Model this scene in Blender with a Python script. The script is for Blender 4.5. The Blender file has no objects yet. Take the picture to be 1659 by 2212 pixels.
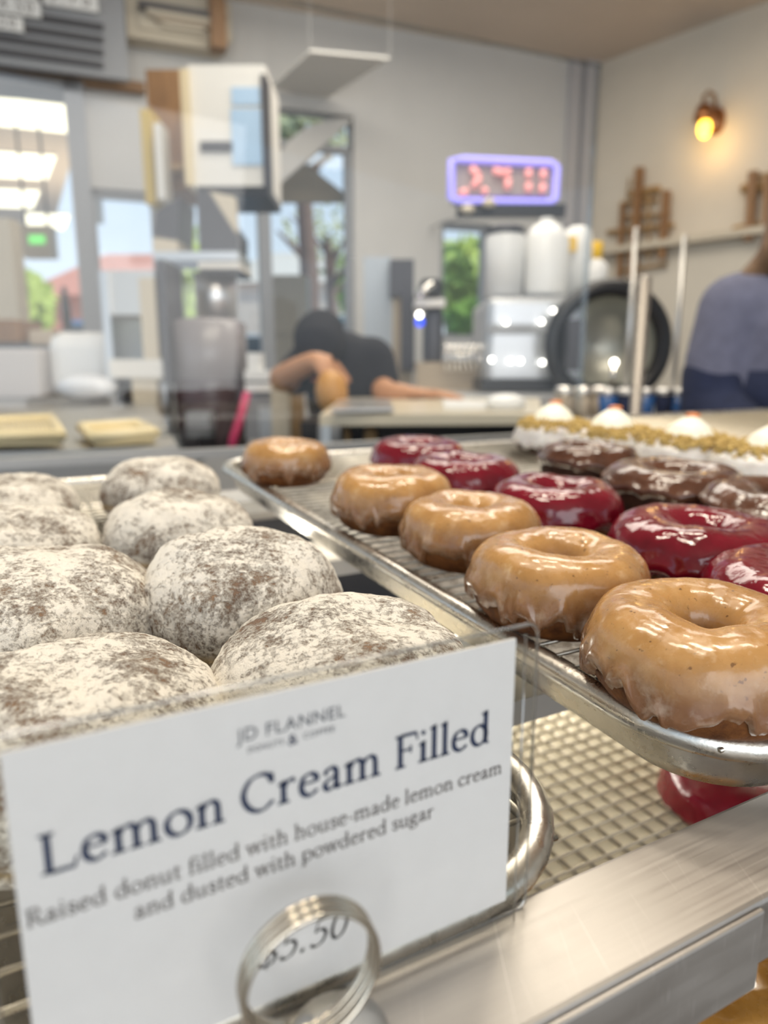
import bpy, bmesh, math, random
from mathutils import Vector, Matrix, noise
sc = bpy.context.scene
COL = sc.collection
rnd = random.Random(7)
# ------------------------------------------------------------------ camera, sky, lights, exposure
ZC = 1.15                                   # camera height above the shop floor (m)
FPX, CX, CY = 1534.0, 829.5, 1106.0
PITCH = math.atan(319 / FPX)
cam = bpy.data.cameras.new('camera'); camo = bpy.data.objects.new('camera', cam); COL.objects.link(camo)
camo.location = (0, 0, ZC); camo.rotation_euler = (math.pi / 2 - PITCH, 0, 0)
cam.sensor_fit = 'VERTICAL'; cam.sensor_height = 36.0; cam.lens = 36.0 * FPX / 2212.0
cam.clip_start = 0.01; cam.clip_end = 300
cam.dof.use_dof = True; cam.dof.focus_distance = 0.205; cam.dof.aperture_fstop = 9.0
sc.camera = camo
sc.view_settings.view_transform = 'Standard'; sc.view_settings.look = 'None'
sc.view_settings.gamma = 1.0; sc.view_settings.use_curve_mapping = False
sc.view_settings.exposure = 0.15

wd = bpy.data.worlds.new('sky'); sc.world = wd; wd.use_nodes = True
wn = wd.node_tree; wn.nodes.clear()
wo = wn.nodes.new('ShaderNodeOutputWorld'); wb = wn.nodes.new('ShaderNodeBackground')
wt = wn.nodes.new('ShaderNodeTexCoord'); wx = wn.nodes.new('ShaderNodeSeparateXYZ'); wr = wn.nodes.new('ShaderNodeValToRGB')
wr.color_ramp.elements[0].position = 0.0; wr.color_ramp.elements[0].color = (0.78, 0.87, 0.94, 1)
wr.color_ramp.elements[1].position = 0.55; wr.color_ramp.elements[1].color = (0.36, 0.60, 0.90, 1)
wn.links.new(wt.outputs['Generated'], wx.inputs[0]); wn.links.new(wx.outputs['Z'], wr.inputs[0])
wn.links.new(wr.outputs[0], wb.inputs['Color']); wb.inputs['Strength'].default_value = 1.0
wn.links.new(wb.outputs[0], wo.inputs['Surface'])

SA, CA = math.sin(math.radians(62)), math.cos(math.radians(62))
def W(u, v, z):                             # counter axes: u along the front rail, v towards the kitchen, z from camera height
    return Vector((u * SA - v * CA, u * CA + v * SA, ZC + z))
def lamp(name, kind, loc, energy, color, size=None, sizey=None, target=None):
    l = bpy.data.lights.new(name, kind); o = bpy.data.objects.new(name, l); COL.objects.link(o)
    o.location = loc; l.energy = energy; l.color = color
    if kind == 'AREA':
        l.shape = 'RECTANGLE'; l.size = size; l.size_y = sizey or size
    if target is not None:
        o.rotation_euler = (Vector(target) - Vector(loc)).to_track_quat('-Z', 'Y').to_euler()
    return o
sun = lamp('sun', 'SUN', (0, 0, 20), 2.6, (1, 0.95, 0.86)); sun.rotation_euler = (math.radians(52), 0, math.radians(70)); sun.data.angle = 0.01
WARM = (1.0, 0.90, 0.74)
for (u, v) in [(-0.25, 0.25), (0.3, 0.3), (0.85, 0.35), (-0.2, 0.9), (0.4, 0.95), (1.0, 1.0)]:
    p = W(u, v, 1.72); lamp('ceiling_lamp', 'AREA', p, 6.0, WARM, 0.22, 0.22, (p.x, p.y, 0))
lamp('room_lamp', 'AREA', (0.3, 2.8, ZC + 1.75), 42, (1, 0.93, 0.82), 2.2, 1.2, (0.3, 2.8, 0))
lamp('kitchen_fill', 'AREA', (-2.6, 6.4, ZC + .7), 14, (1, .84, .6), 1.5, 1.5, (-2.6, 6.4, 9))  # unseen fill aimed upward, added to brighten the kitchen ceiling
lamp('storefront_daylight', 'AREA', W(-0.6, -2.6, 0.5), 50, (1.0, 0.97, 0.94), 3.2, 2.0, W(0.1, 0.2, -0.1))

# ------------------------------------------------------------------ pixel rays -> points on real planes
def ray(x, y):
    a = (x - CX) / FPX; q = -(y - CY) / FPX
    return Vector((a, math.cos(PITCH) + q * math.sin(PITCH), -math.sin(PITCH) + q * math.cos(PITCH)))
def atY(x, y, Y):
    r = ray(x, y); r = r * (Y / r.y); return Vector((r.x, r.y, ZC + r.z))
def atz(x, y, z):
    r = ray(x, y); r = r * (z / r.z); return Vector((r.x, r.y, ZC + r.z))
def uvplane(x, y, h, t=0.0):                # plane z = -h + t*v in counter axes
    r = ray(x, y); s = -h / (r.z - t * (-CA * r.x + SA * r.y)); P = r * s
    return P.x * SA + P.y * CA, -P.x * CA + P.y * SA, P.z
def onv(x, y, v0):                          # vertical plane v = v0
    r = ray(x, y); s = v0 / (-CA * r.x + SA * r.y); P = r * s
    return P.x * SA + P.y * CA, P.z

# ------------------------------------------------------------------ materials
MATS = {}
def mat(name, col=(.8, .8, .8), rough=.5, metal=0., coat=0., emit=None, es=0., trans=0., alpha=1., sss=0., spec=.5):
    m = bpy.data.materials.new(name); m.use_nodes = True; b = m.node_tree.nodes['Principled BSDF']
    b.inputs['Base Color'].default_value = (*col, 1); b.inputs['Roughness'].default_value = rough
    b.inputs['Metallic'].default_value = metal; b.inputs['Coat Weight'].default_value = coat
    b.inputs['Coat Roughness'].default_value = 0.08
    b.inputs['Specular IOR Level'].default_value = spec
    if emit: b.inputs['Emission Color'].default_value = (*emit, 1); b.inputs['Emission Strength'].default_value = es
    if trans: b.inputs['Transmission Weight'].default_value = trans
    if sss:
        b.inputs['Subsurface Weight'].default_value = sss; b.inputs['Subsurface Radius'].default_value = (1, .5, .25); b.inputs['Subsurface Scale'].default_value = 0.004
    MATS[name] = m; return m
def N(m, t): return m.node_tree.nodes.new(t)
def LK(m, a, b): m.node_tree.links.new(a, b)
def coords(m, scale=(1, 1, 1), rand=True):
    tc = N(m, 'ShaderNodeTexCoord'); mp = N(m, 'ShaderNodeMapping'); mp.inputs['Scale'].default_value = scale
    LK(m, tc.outputs['Object'], mp.inputs['Vector'])
    if rand:
        oi = N(m, 'ShaderNodeObjectInfo'); mu = N(m, 'ShaderNodeMath'); mu.operation = 'MULTIPLY'; mu.inputs[1].default_value = 37.0
        LK(m, oi.outputs['Random'], mu.inputs[0]); LK(m, mu.outputs[0], mp.inputs['Location'])
    return mp.outputs[0]
def nz(m, vec, scale, detail=4, rough=.6):
    n = N(m, 'ShaderNodeTexNoise'); n.inputs['Scale'].default_value = scale; n.inputs['Detail'].default_value = detail; n.inputs['Roughness'].default_value = rough
    LK(m, vec, n.inputs['Vector']); return n.outputs['Fac']
def ramp(m, fac, stops):
    r = N(m, 'ShaderNodeValToRGB'); e = r.color_ramp.elements
    e[0].position, e[0].color = stops[0][0], (*stops[0][1], 1); e[1].position, e[1].color = stops[-1][0], (*stops[-1][1], 1)
    for p, c in stops[1:-1]:
        k = e.new(p); k.color = (*c, 1)
    LK(m, fac, r.inputs[0]); return r.outputs[0]
def mixc(m, fac, a, b):
    x = N(m, 'ShaderNodeMix'); x.data_type = 'RGBA'
    for s, v in ((x.inputs[0], fac), (x.inputs[6], a), (x.inputs[7], b)):
        if hasattr(v, 'is_linked'): LK(m, v, s)
        else: s.default_value = v if isinstance(v, (int, float)) else (*v, 1)
    return x.outputs[2]
def math2(m, op, a, b, clamp=False):
    x = N(m, 'ShaderNodeMath'); x.operation = op; x.use_clamp = clamp
    for s, v in ((x.inputs[0], a), (x.inputs[1], b)):
        if hasattr(v, 'is_linked'): LK(m, v, s)
        else: s.default_value = v
    return x.outputs[0]
def bump(m, fac, strength, dist):
    b = N(m, 'ShaderNodeBump'); b.inputs['Strength'].default_value = strength; b.inputs['Distance'].default_value = dist
    LK(m, fac, b.inputs['Height']); LK(m, b.outputs[0], m.node_tree.nodes['Principled BSDF'].inputs['Normal'])
def base(m, out): LK(m, out, m.node_tree.nodes['Principled BSDF'].inputs['Base Color'])
def rough(m, out): LK(m, out, m.node_tree.nodes['Principled BSDF'].inputs['Roughness'])
B3 = lambda v: (v, v, v)
def paint(name, col, var=.06, sc_=3., r=.8):
    m = mat(name, col, r); n = nz(m, coords(m, rand=False), sc_, 3)
    base(m, ramp(m, n, [(0.3, tuple(c * (1 - var) for c in col)), (0.7, tuple(min(1, c * (1 + var)) for c in col))])); return m

def thinglass(name, tint=(1, 1, 1), refl=.08, r=.02):
    m = bpy.data.materials.new(name); m.use_nodes = True; nt = m.node_tree; nt.nodes.clear()
    o = nt.nodes.new('ShaderNodeOutputMaterial'); t = nt.nodes.new('ShaderNodeBsdfTransparent'); g = nt.nodes.new('ShaderNodeBsdfGlossy')
    t.inputs[0].default_value = (*tint, 1); g.inputs['Roughness'].default_value = r
    f = nt.nodes.new('ShaderNodeLayerWeight'); pw = nt.nodes.new('ShaderNodeMath'); pw.operation = 'POWER'; pw.inputs[1].default_value = 4.0
    mm = nt.nodes.new('ShaderNodeMath'); mm.operation = 'MULTIPLY_ADD'; mm.inputs[1].default_value = .5; mm.inputs[2].default_value = refl
    mm.use_clamp = True; nt.links.new(f.outputs['Facing'], pw.inputs[0])
    mx = nt.nodes.new('ShaderNodeMixShader'); nt.links.new(pw.outputs[0], mm.inputs[0]); nt.links.new(mm.outputs[0], mx.inputs[0])
    nt.links.new(t.outputs[0], mx.inputs[1]); nt.links.new(g.outputs[0], mx.inputs[2]); nt.links.new(mx.outputs[0], o.inputs[0])
    MATS[name] = m; return m

# powdered sugar over fried dough
def m_powder():
    m = mat('powdered_dough', rough=.85, spec=.2); c = coords(m)
    big = nz(m, c, 42, 4, .6); fine = nz(m, c, 620, 5, .75); mid = nz(m, c, 190, 5, .75)
    s = math2(m, 'ADD', math2(m, 'MULTIPLY', big, .62), math2(m, 'ADD', math2(m, 'MULTIPLY', fine, .72), math2(m, 'MULTIPLY', mid, .66)))
    s = math2(m, 'MULTIPLY', s, .5)
    crust = ramp(m, nz(m, c, 60, 3), [(.35, (.14, .060, .025)), (.65, (.30, .155, .065))])
    tc = N(m, 'ShaderNodeTexCoord'); sx = N(m, 'ShaderNodeSeparateXYZ'); LK(m, tc.outputs['Object'], sx.inputs[0])
    zz = math2(m, 'ADD', sx.outputs['Z'], math2(m, 'MULTIPLY', math2(m, 'SUBTRACT', nz(m, c, 25, 2), .5), .012))
    band = ramp(m, zz, [(0.0, B3(0)), (.0090, B3(0)), (.0112, B3(1)), (.0132, B3(1)), (.0155, B3(0))])
    crust2 = mixc(m, band, crust, (.66, .42, .11))
    cover = ramp(m, s, [(.405, B3(.05)), (.445, B3(.40)), (.475, B3(.76)), (.51, B3(1))])
    cover2 = math2(m, 'MULTIPLY', cover, math2(m, 'SUBTRACT', 1.0, math2(m, 'MULTIPLY', band, .72)))
    cf = N(m, 'ShaderNodeMath'); cf.operation = 'ADD'; LK(m, cover2, cf.inputs[0]); cf.inputs[1].default_value = .06
    base(m, mixc(m, cf.outputs[0], crust2, (.88, .83, .74)))
    bump(m, math2(m, 'ADD', s, math2(m, 'MULTIPLY', cover, .3)), 1.0, .0022); return m
def m_dough(name, a, b, sc_=140):
    m = mat(name, rough=.7, spec=.3); c = coords(m); n = nz(m, c, sc_, 5, .7)
    base(m, ramp(m, n, [(.3, a), (.7, b)])); bump(m, n, .7, .0012); return m
def m_glaze(name, cols, r=.16, coat=.6, bscale=90, bs=.35, bd=.0012, specks=False, sss=0., metal=0, thin=None):
    m = mat(name, rough=r, coat=coat, sss=sss); c = coords(m); n = nz(m, c, 55, 4, .6)
    col = ramp(m, n, cols)
    if specks:
        v = nz(m, c, 420, 2, .5); col = mixc(m, ramp(m, v, [(.27, B3(.75)), (.33, B3(0))]), col, (.10, .04, .012))
        v2 = nz(m, c, 160, 3, .6); col = mixc(m, ramp(m, v2, [(.60, B3(0)), (.72, B3(.35))]), col, (.80, .60, .38))
    if thin:
        tc = N(m, 'ShaderNodeTexCoord'); sx = N(m, 'ShaderNodeSeparateXYZ'); LK(m, tc.outputs['Object'], sx.inputs[0])
        zz = math2(m, 'ADD', sx.outputs['Z'], math2(m, 'MULTIPLY', math2(m, 'SUBTRACT', nz(m, c, 90, 4), .5), .012))
        col = mixc(m, ramp(m, zz, [(.013, B3(.9)), (.025, B3(0))]), col, mixc(m, ramp(m, nz(m, c, 130, 4, .6), [(.50, B3(0)), (.68, B3(.8))]), thin, (.40, .30, .23)))
    base(m, col); k = nz(m, c, bscale, 4, .55); bump(m, k, bs, bd)
    rough(m, ramp(m, nz(m, c, 200, 3), [(.4, B3(r * .7)), (.7, B3(r * 1.9))])); return m
POW = m_powder()
DOUGH = m_dough('fried_dough', (.06, .018, .004), (.21, .075, .017))
CHOCD = m_dough('chocolate_dough', (.018, .006, .003), (.06, .022, .010))
GLAZE = m_glaze('tan_glaze', [(.3, (.36, .18, .055)), (.55, (.47, .25, .085)), (.75, (.56, .34, .145))], r=.22, coat=.28, specks=True, sss=.1, thin=(.19, .085, .042))
RED = m_glaze('crimson_icing', [(.3, (.115, .0012, .008)), (.7, (.21, .003, .016))], r=.085, coat=.3, bscale=48, bs=.5, bd=.003)
CHOC = m_glaze('chocolate_icing', [(.3, (.06, .020, .009)), (.7, (.135, .052, .026))], r=.16, coat=.4, bscale=70, bs=.6, bd=.002)
WICE = m_glaze('white_icing', [(.3, (.55, .50, .46)), (.7, (.80, .77, .73))], r=.3, coat=.3, sss=.2)
CRUMB = m_dough('graham_crumbs', (.42, .27, .075), (.66, .48, .18), 400)
CREAM = mat('whipped_cream', (.92, .90, .76), .45, sss=.2)
ORANGE = mat('orange_garnish', (.75, .25, .08), .5)
def m_alu(name, col, r0, r1, sx=(2, 40, 40), bs=.15, dents=True):
    m = mat(name, col, r0, 1.0); c = coords(m, sx, rand=False); n = nz(m, c, 9, 5, .7)
    rough(m, ramp(m, n, [(.3, B3(r0)), (.75, B3(r1))]))
    base(m, ramp(m, n, [(.25, tuple(x * .82 for x in col)), (.7, col)]))
    if dents: bump(m, nz(m, coords(m, rand=False), 260, 3), bs, .0010)
    return m
PANM = m_alu('baking_pan_aluminium', (.78, .75, .69), .20, .42, (12, 12, 12))
def m_rail():
    m = mat('brushed_rail_metal', (.70, .68, .65), .4, 1.0); tc = N(m, 'ShaderNodeTexCoord')
    def lines(rot, sc_, nscale, det):
        a = N(m, 'ShaderNodeMapping'); a.inputs['Rotation'].default_value = (0, 0, rot); b = N(m, 'ShaderNodeMapping'); b.inputs['Scale'].default_value = sc_
        LK(m, tc.outputs['Object'], a.inputs['Vector']); LK(m, a.outputs[0], b.inputs['Vector']); return nz(m, b.outputs[0], nscale, det, .6)
    g1 = lines(-.489, (6, 500, 60), 2, 4); g2 = lines(-.489 - 1.1, (4, 620, 30), 3, 1); g3 = lines(-.489 + 1.9, (7, 700, 30), 3, 1); cl = nz(m, tc.outputs['Object'], 22, 3)
    rough(m, ramp(m, math2(m, 'ADD', math2(m, 'MULTIPLY', g1, .5), math2(m, 'MULTIPLY', cl, .5)), [(.35, B3(.42)), (.65, B3(.60))]))
    c = ramp(m, math2(m, 'ADD', math2(m, 'MULTIPLY', g1, .5), math2(m, 'MULTIPLY', cl, .5)), [(.3, (.40, .375, .35)), (.7, (.52, .495, .465))])
    c = mixc(m, ramp(m, g2, [(.71, B3(0)), (.77, B3(.40))]), c, (.92, .91, .89)); c = mixc(m, ramp(m, g3, [(.72, B3(0)), (.77, B3(.35))]), c, (.92, .91, .89))
    base(m, c); return m
RAILM = m_rail()
WIRE = mat('rack_wire', (.60, .57, .50), .28, 1.0)
STEEL = mat('stainless_steel', (.62, .61, .60), .28, 1.0)
STEELR = mat('satin_steel', (.60, .59, .57), .42, 1.0)
CHROME = mat('chrome', (.82, .80, .76), .08, 1.0)
RINGM = mat('coil_wire_metal', (.62, .57, .48), .16, 1.0)
CARD = paint('card_paper', (.80, .79, .80), .015, 200, .55)
NAVY = mat('navy_ink', (.012, .028, .085), .6)
GREYINK = mat('grey_ink', (.10, .085, .085), .6)
BLACKINK = mat('black_ink', (.012, .012, .014), .6)
SLEEVE = thinglass('clear_sleeve', (.95, .95, .94), .02, .08)
GLASS = thinglass('guard_glass', (.985, .99, .99), .03, .0)
ACRYL = thinglass('clear_acrylic', (.80, .82, .82), .12, .05)
PAPER = paint('parchment', (.86, .79, .62), .05, 20)
WALLB = paint('grey_wall_paint', (.55, .545, .535), .03)
WALLR = paint('greige_wall_paint', (.60, .55, .465), .04)
CEILM = paint('ceiling_paint', (.58, .495, .415), .04, 2)
WHITEP = paint('white_paint', (.72, .70, .66), .03)
BEIGE = paint('beige_paint', (.55, .49, .39), .04)
FLOORM = paint('floor_tile', (.22, .20, .18), .1, 6)
DARK = mat('black_plastic', (.015, .015, .018), .35)
DGREY = mat('dark_grey_metal', (.07, .07, .08), .4, .4)
MGREY = mat('mid_grey_enamel', (.30, .31, .33), .45)
BGREY = mat('blue_grey_enamel', (.42, .47, .53), .35)
WHITE = mat('white_plastic', (.80, .80, .79), .35)
YELLOW = mat('yellow_plastic', (.80, .50, .04), .4)
TAN = paint('tan_panel', (.42, .35, .27), .05)
def wood(name, a, b):
    m = mat(name, a, .55); c = coords(m, (8, 8, 1), rand=False); n = nz(m, c, 6, 4); base(m, ramp(m, n, [(.3, a), (.7, b)])); return m
WOOD = wood('brown_wood', (.17, .085, .035), (.30, .16, .065))
WOODL = wood('light_wood', (.28, .17, .075), (.42, .27, .12))
LAMPON = mat('lit_diffuser', (.9, .88, .8), .5, emit=(1, .93, .66), es=1.5)
GLINT = mat('highlight_glow', (1, 1, 1), .5, emit=(1, .95, .85), es=9)  # glowing stand-in for bright highlights on metal
BLUEGLOW = mat('blue_indicator', (.02, .05, .8), .5, emit=(.02, .08, 1), es=1.6)
PURPLE = mat('violet_tube_light', (.3, .28, .8), .5, emit=(.30, .27, .80), es=.85)
REDGLOW = mat('red_sign_light', (.8, .3, .3), .5, emit=(.85, .40, .37), es=.62)
BULB = mat('amber_bulb', (1, .7, .1), .3, emit=(1, .62, .06), es=5)
GREENL = mat('green_lit_sign', (.1, .6, .1), .5, emit=(.20, .75, .18), es=.8)
SKIN = mat('skin', (.50, .25, .13), .5, sss=.1)
HAIR = wood('brown_hair', (.075, .042, .022), (.19, .105, .05))
SLATE = paint('slate_fleece', (.12, .125, .185), .12, 40, .95)
NAVYC = paint('navy_cloth', (.012, .018, .05), .2, 40, .95)
BLACKC = paint('black_cloth', (.010, .010, .016), .2, 30, .9)
BLUEC = mat('blue_cup', (.03, .10, .28), .25)
BROWNURN = mat('dark_tinted_plastic', (.085, .06, .065), .25)
PINK = mat('magenta_strap', (.45, .02, .10), .5)
AMBER = mat('amber_dough', (.50, .24, .05), .4, sss=.1)
ASPH = paint('asphalt', (.34, .34, .35), .1, 2)
ROOFR = paint('red_roof_tile', (.62, .24, .16), .1, 3)
STUCCO = paint('cream_stucco', (.75, .66, .55), .04)
LEAF = paint('leaf_green', (.42, .52, .10), .35, 8, .6)
LEAFD = paint('dark_leaf', (.20, .22, .08), .35, 8, .6)
LAWN = paint('lawn', (.16, .30, .03), .25, 6, .8)
BARK = paint('bark', (.20, .13, .10), .2, 9)
def carpaint(n, c): return mat(n, c, .2, .2, coat=.8)
CARB = carpaint('blue_car_paint', (.08, .22, .42)); CARW = carpaint('white_car_paint', (.75, .76, .76)); CARK = carpaint('teal_car_paint', (.18, .32, .36))
CARG = mat('car_glass', (.03, .045, .055), .08)
TYRE = mat('tyre', (.02, .02, .02), .8)

# ------------------------------------------------------------------ object helpers
def tag(o, label=None, cat=None, group=None, kind=None):
    if label: o['label'] = label
    if cat: o['category'] = cat
    if group: o['group'] = group
    if kind: o['kind'] = kind
    return o
def thing(name, loc, label, cat, group=None):
    o = bpy.data.objects.new(name, None); COL.objects.link(o); o.location = loc; o.empty_display_size = .02
    return tag(o, label, cat, group)
def worldloc(o):
    p = Vector((0, 0, 0))
    while o is not None: p += Vector(o.location); o = o.parent
    return p
class MB:
    def __init__(s): s.v = []; s.f = []
    def add(s, vs, fs):
        k = len(s.v); s.v += [Vector(p) for p in vs]; s.f += [tuple(i + k for i in f) for f in fs]; return s
    def hexa(s, p8): return s.add(p8, [(0, 3, 2, 1), (4, 5, 6, 7), (0, 1, 5, 4), (1, 2, 6, 5), (2, 3, 7, 6), (3, 0, 4, 7)])
    def box(s, lo, hi):
        (a, b, c), (d, e, f) = lo, hi
        return s.hexa([(a, b, c), (d, b, c), (d, e, c), (a, e, c), (a, b, f), (d, b, f), (d, e, f), (a, e, f)])
    def uvbox(s, u0, u1, v0, v1, z0, z1, t=0.0):
        P = lambda u, v, z: W(u, v, z + t * v)
        return s.hexa([P(u0, v0, z0), P(u1, v0, z0), P(u1, v1, z0), P(u0, v1, z0), P(u0, v0, z1), P(u1, v0, z1), P(u1, v1, z1), P(u0, v1, z1)])
    def pbox(s, x0, y0, x1, y1, Y, d=.1, slant=0.):       # upright box, its front face filling this window at distance Y
        ym = (y0 + y1) / 2
        a = atY(x0, ym, Y); b = atY(x1, ym, Y); z1 = atY((x0 + x1) / 2, y0, Y).z; z0 = atY((x0 + x1) / 2, y1, Y).z
        return s.hexa([(a.x, Y, z0), (b.x, Y + slant, z0), (b.x, Y + d + slant, z0), (a.x, Y + d, z0), (a.x, Y, z1), (b.x, Y + slant, z1), (b.x, Y + d + slant, z1), (a.x, Y + d, z1)])
    def prism(s, pts, off):
        n = len(pts); off = Vector(off)
        vs = [Vector(p) for p in pts] + [Vector(p) + off for p in pts]
        return s.add(vs, [tuple(range(n)), tuple(range(2 * n - 1, n - 1, -1))] + [(i, i + n, (i + 1) % n + n, (i + 1) % n) for i in range(n)])
    def tube(s, path, r, n=8, closed=False, caps=True):
        path = [Vector(p) for p in path]; m = len(path); rs = r if isinstance(r, (list, tuple)) else [r] * m
        vs = []; up = None
        for i, p in enumerate(path):
            a = path[(i - 1) % m] if (closed or i > 0) else p; b = path[(i + 1) % m] if (closed or i < m - 1) else p
            t = (b - a).normalized()
            if up is None:
                up = Vector((0, 0, 1)) if abs(t.z) < .9 else Vector((1, 0, 0))
            x = up - t * up.dot(t); x = x.normalized() if x.length > 1e-6 else t.orthogonal().normalized(); up = x; y = t.cross(x)
            for k in range(n):
                q = 2 * math.pi * k / n; vs.append(p + (x * math.cos(q) + y * math.sin(q)) * rs[i])
        fs = []
        for i in range(m if closed else m - 1):
            for k in range(n):
                fs.append((i * n + k, i * n + (k + 1) % n, ((i + 1) % m) * n + (k + 1) % n, ((i + 1) % m) * n + k))
        if caps and not closed: fs += [tuple(range(n - 1, -1, -1)), tuple(range((m - 1) * n, m * n))]
        return s.add(vs, fs)
    def lathe(s, prof, c=(0, 0, 0), n=24, sx=1., sy=1.):
        c = Vector(c); vs = []; m = len(prof)
        for (r, z) in prof:
            for k in range(n):
                q = 2 * math.pi * k / n; vs.append(c + Vector((r * math.cos(q) * sx, r * math.sin(q) * sy, z)))
        fs = [(i * n + k, i * n + (k + 1) % n, (i + 1) * n + (k + 1) % n, (i + 1) * n + k) for i in range(m - 1) for k in range(n)]
        fs += [tuple(range(n - 1, -1, -1)), tuple(range((m - 1) * n, m * n))]
        return s.add(vs, fs)
    def ball(s, c, r, n=12, sq=(1, 1, 1)):
        c = Vector(c); m = n // 2; prof = []
        vs = []; 
        for i in range(1, m):
            q = math.pi * i / m
            for k in range(n):
                w = 2 * math.pi * k / n
                vs.append(c + Vector((r * math.sin(q) * math.cos(w) * sq[0], r * math.sin(q) * math.sin(w) * sq[1], -r * math.cos(q) * sq[2])))
        vs += [c + Vector((0, 0, -r * sq[2])), c + Vector((0, 0, r * sq[2]))]; b = len(vs) - 2
        fs = [(i * n + k, i * n + (k + 1) % n, (i + 1) * n + (k + 1) % n, (i + 1) * n + k) for i in range(m - 2) for k in range(n)]
        fs += [((k + 1) % n, k, b) for k in range(n)] + [((m - 2) * n + k, (m - 2) * n + (k + 1) % n, b + 1) for k in range(n)]
        return s.add(vs, fs)
    def build(s, name, material, parent=None, smooth=False, bevel=0., loc=None):
        me = bpy.data.meshes.new(name); o = bpy.data.objects.new(name, me); COL.objects.link(o)
        org = worldloc(parent) if parent is not None else (Vector(loc) if loc is not None else (sum(s.v, Vector()) / max(1, len(s.v))))
        me.from_pydata([p - org for p in s.v], [], s.f); me.validate()
        bm = bmesh.new(); bm.from_mesh(me); bmesh.ops.recalc_face_normals(bm, faces=bm.faces); bm.to_mesh(me); bm.free()
        me.materials.append(material)
        if smooth: me.polygons.foreach_set('use_smooth', [True] * len(me.polygons))
        if parent is not None: o.parent = parent
        else: o.location = org
        if bevel:
            b = o.modifiers.new('bevel', 'BEVEL'); b.width = bevel; b.segments = 2; b.limit_method = 'ANGLE'
        return o
def struct(name, mb, material, label=None, **k):
    o = mb.build(name, material, **k); o['kind'] = 'structure'
    return o
def solo(name, mb, material, label, cat, group=None, **k):
    return tag(mb.build(name, material, **k), label, cat, group)
def copy_tree(o, parent=None):
    c = o.copy(); COL.objects.link(c); c.parent = parent
    for ch in [x for x in o.children]: copy_tree(ch, c)
    return c

def tomesh(o):                                               # lettering curve -> mesh object of its own
    bpy.context.view_layer.update(); me = bpy.data.meshes.new_from_object(o.evaluated_get(bpy.context.evaluated_depsgraph_get()))
    n = bpy.data.objects.new('lettering', me); COL.objects.link(n); n.parent = o.parent; n.location = o.location; n.rotation_euler = o.rotation_euler
    bpy.data.objects.remove(o); return n
# ------------------------------------------------------------------ setting: room shell
CZ = 1.82
KX, KY = 1.31, 4.88                                         # back right corner of the room
BD = Vector((-math.sin(math.radians(69)), -math.cos(math.radians(69)), 0)); BN = Vector((-BD.y, BD.x, 0))
if BN.y < 0: BN = -BN                                        # BN points away from the camera
def onback(x, y, d=0.):
    r = ray(x, y); k = Vector((KX, KY, 0)); s = (k.dot(BN) + d) / r.dot(BN); P = r * s
    return (P - k).dot(BD), P.z
def BW(s, z, d=0.): 
    p = Vector((KX, KY, 0)) + BD * s + BN * d; return Vector((p.x, p.y, ZC + z))
def bwbox(mb, s0, s1, z0, z1, d0=0., d1=.12):
    mb.hexa([BW(s0, z0, d0), BW(s1, z0, d0), BW(s1, z0, d1), BW(s0, z0, d1), BW(s0, z1, d0), BW(s1, z1, d0), BW(s1, z1, d1), BW(s0, z1, d1)])
S = lambda x, y=500, d=0.: onback(x, y, d)[0]
Zb = lambda x, y, d=0.: onback(x, y, d)[1]
sL, sK, s1, s2, s3, s4, s5, s6 = S(-260), S(195), S(335), S(575), S(765), S(785), S(952), S(1062)
zk, zw = Zb(195, 205), Zb(280, 412); z3a, z3b = Zb(1000, 480), Zb(1000, 735); zs = Zb(500, 850)
zw2 = Zb(640, 432)
mb = MB()
bwbox(mb, sK, sL, zk, CZ); bwbox(mb, s2, sK, zw, CZ)                     # above the kitchen opening and above the left window
bwbox(mb, s4, s2, Zb(640, 235), CZ)                                      # above the arch
arc = []
xa, za, xb, zb_ = S(585), Zb(585, 235), S(765), Zb(765, 432)
for i in range(13):
    q = math.pi / 2 * i / 12; arc.append((xb + (xa - xb) * math.cos(q), zb_ + (za - zb_) * math.sin(q)))
mb.prism([BW(s, z) for s, z in arc[::-1]] + [BW(xb, za)], BN * .12)   # spandrel beside the arch
bwbox(mb, s4, s3, zs, Zb(640, 235))
bwbox(mb, s5, s4, -1.6, CZ); bwbox(mb, s6, s5, z3b, z3a - 0.0) if False else None
bwbox(mb, s6, s5, z3a, CZ); bwbox(mb, s6, s5, -1.6, z3b); bwbox(mb, 0, s6, -1.6, CZ)
bwbox(mb, s4, sL, -1.6, zs)
struct('wall_back', mb, WALLB)
RD = Vector((math.sin(math.radians(40)), -math.cos(math.radians(40)), 0))
k0 = Vector((KX, KY, ZC)); mb = MB()
k1 = k0 + RD * 7
mb.prism([k0 + Vector((0, 0, -ZC)), k1 + Vector((0, 0, -ZC)), k1 + Vector((0, 0, CZ)), k0 + Vector((0, 0, CZ))], (.1, .1, 0))
struct('wall_right', mb, WALLR)
def RW(x, y, d=0.):                                           # pixel -> point on the right wall, d in front of it
    n = Vector((-RD.y, RD.x, 0)); n = n if n.y < 0 else -n
    k = Vector((KX, KY, 0)) + n * d; r = ray(x, y); s = k.dot(n) / r.dot(n); P = r * s
    return Vector((P.x, P.y, ZC + P.z))
struct('ceiling', MB().box((-4.5, -3.2, ZC + CZ), (6.5, 5.1, ZC + CZ + .1)), CEILM)
struct('floor', MB().box((-4.5, -3.2, -.05), (6.5, 5.1, 0)), FLOORM)
GZ = .45                                                      # the car park lies a step higher than the shop floor
struct('ground', MB().box((-60, 5.3, GZ - .3), (60, 90, GZ)), ASPH)
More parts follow.
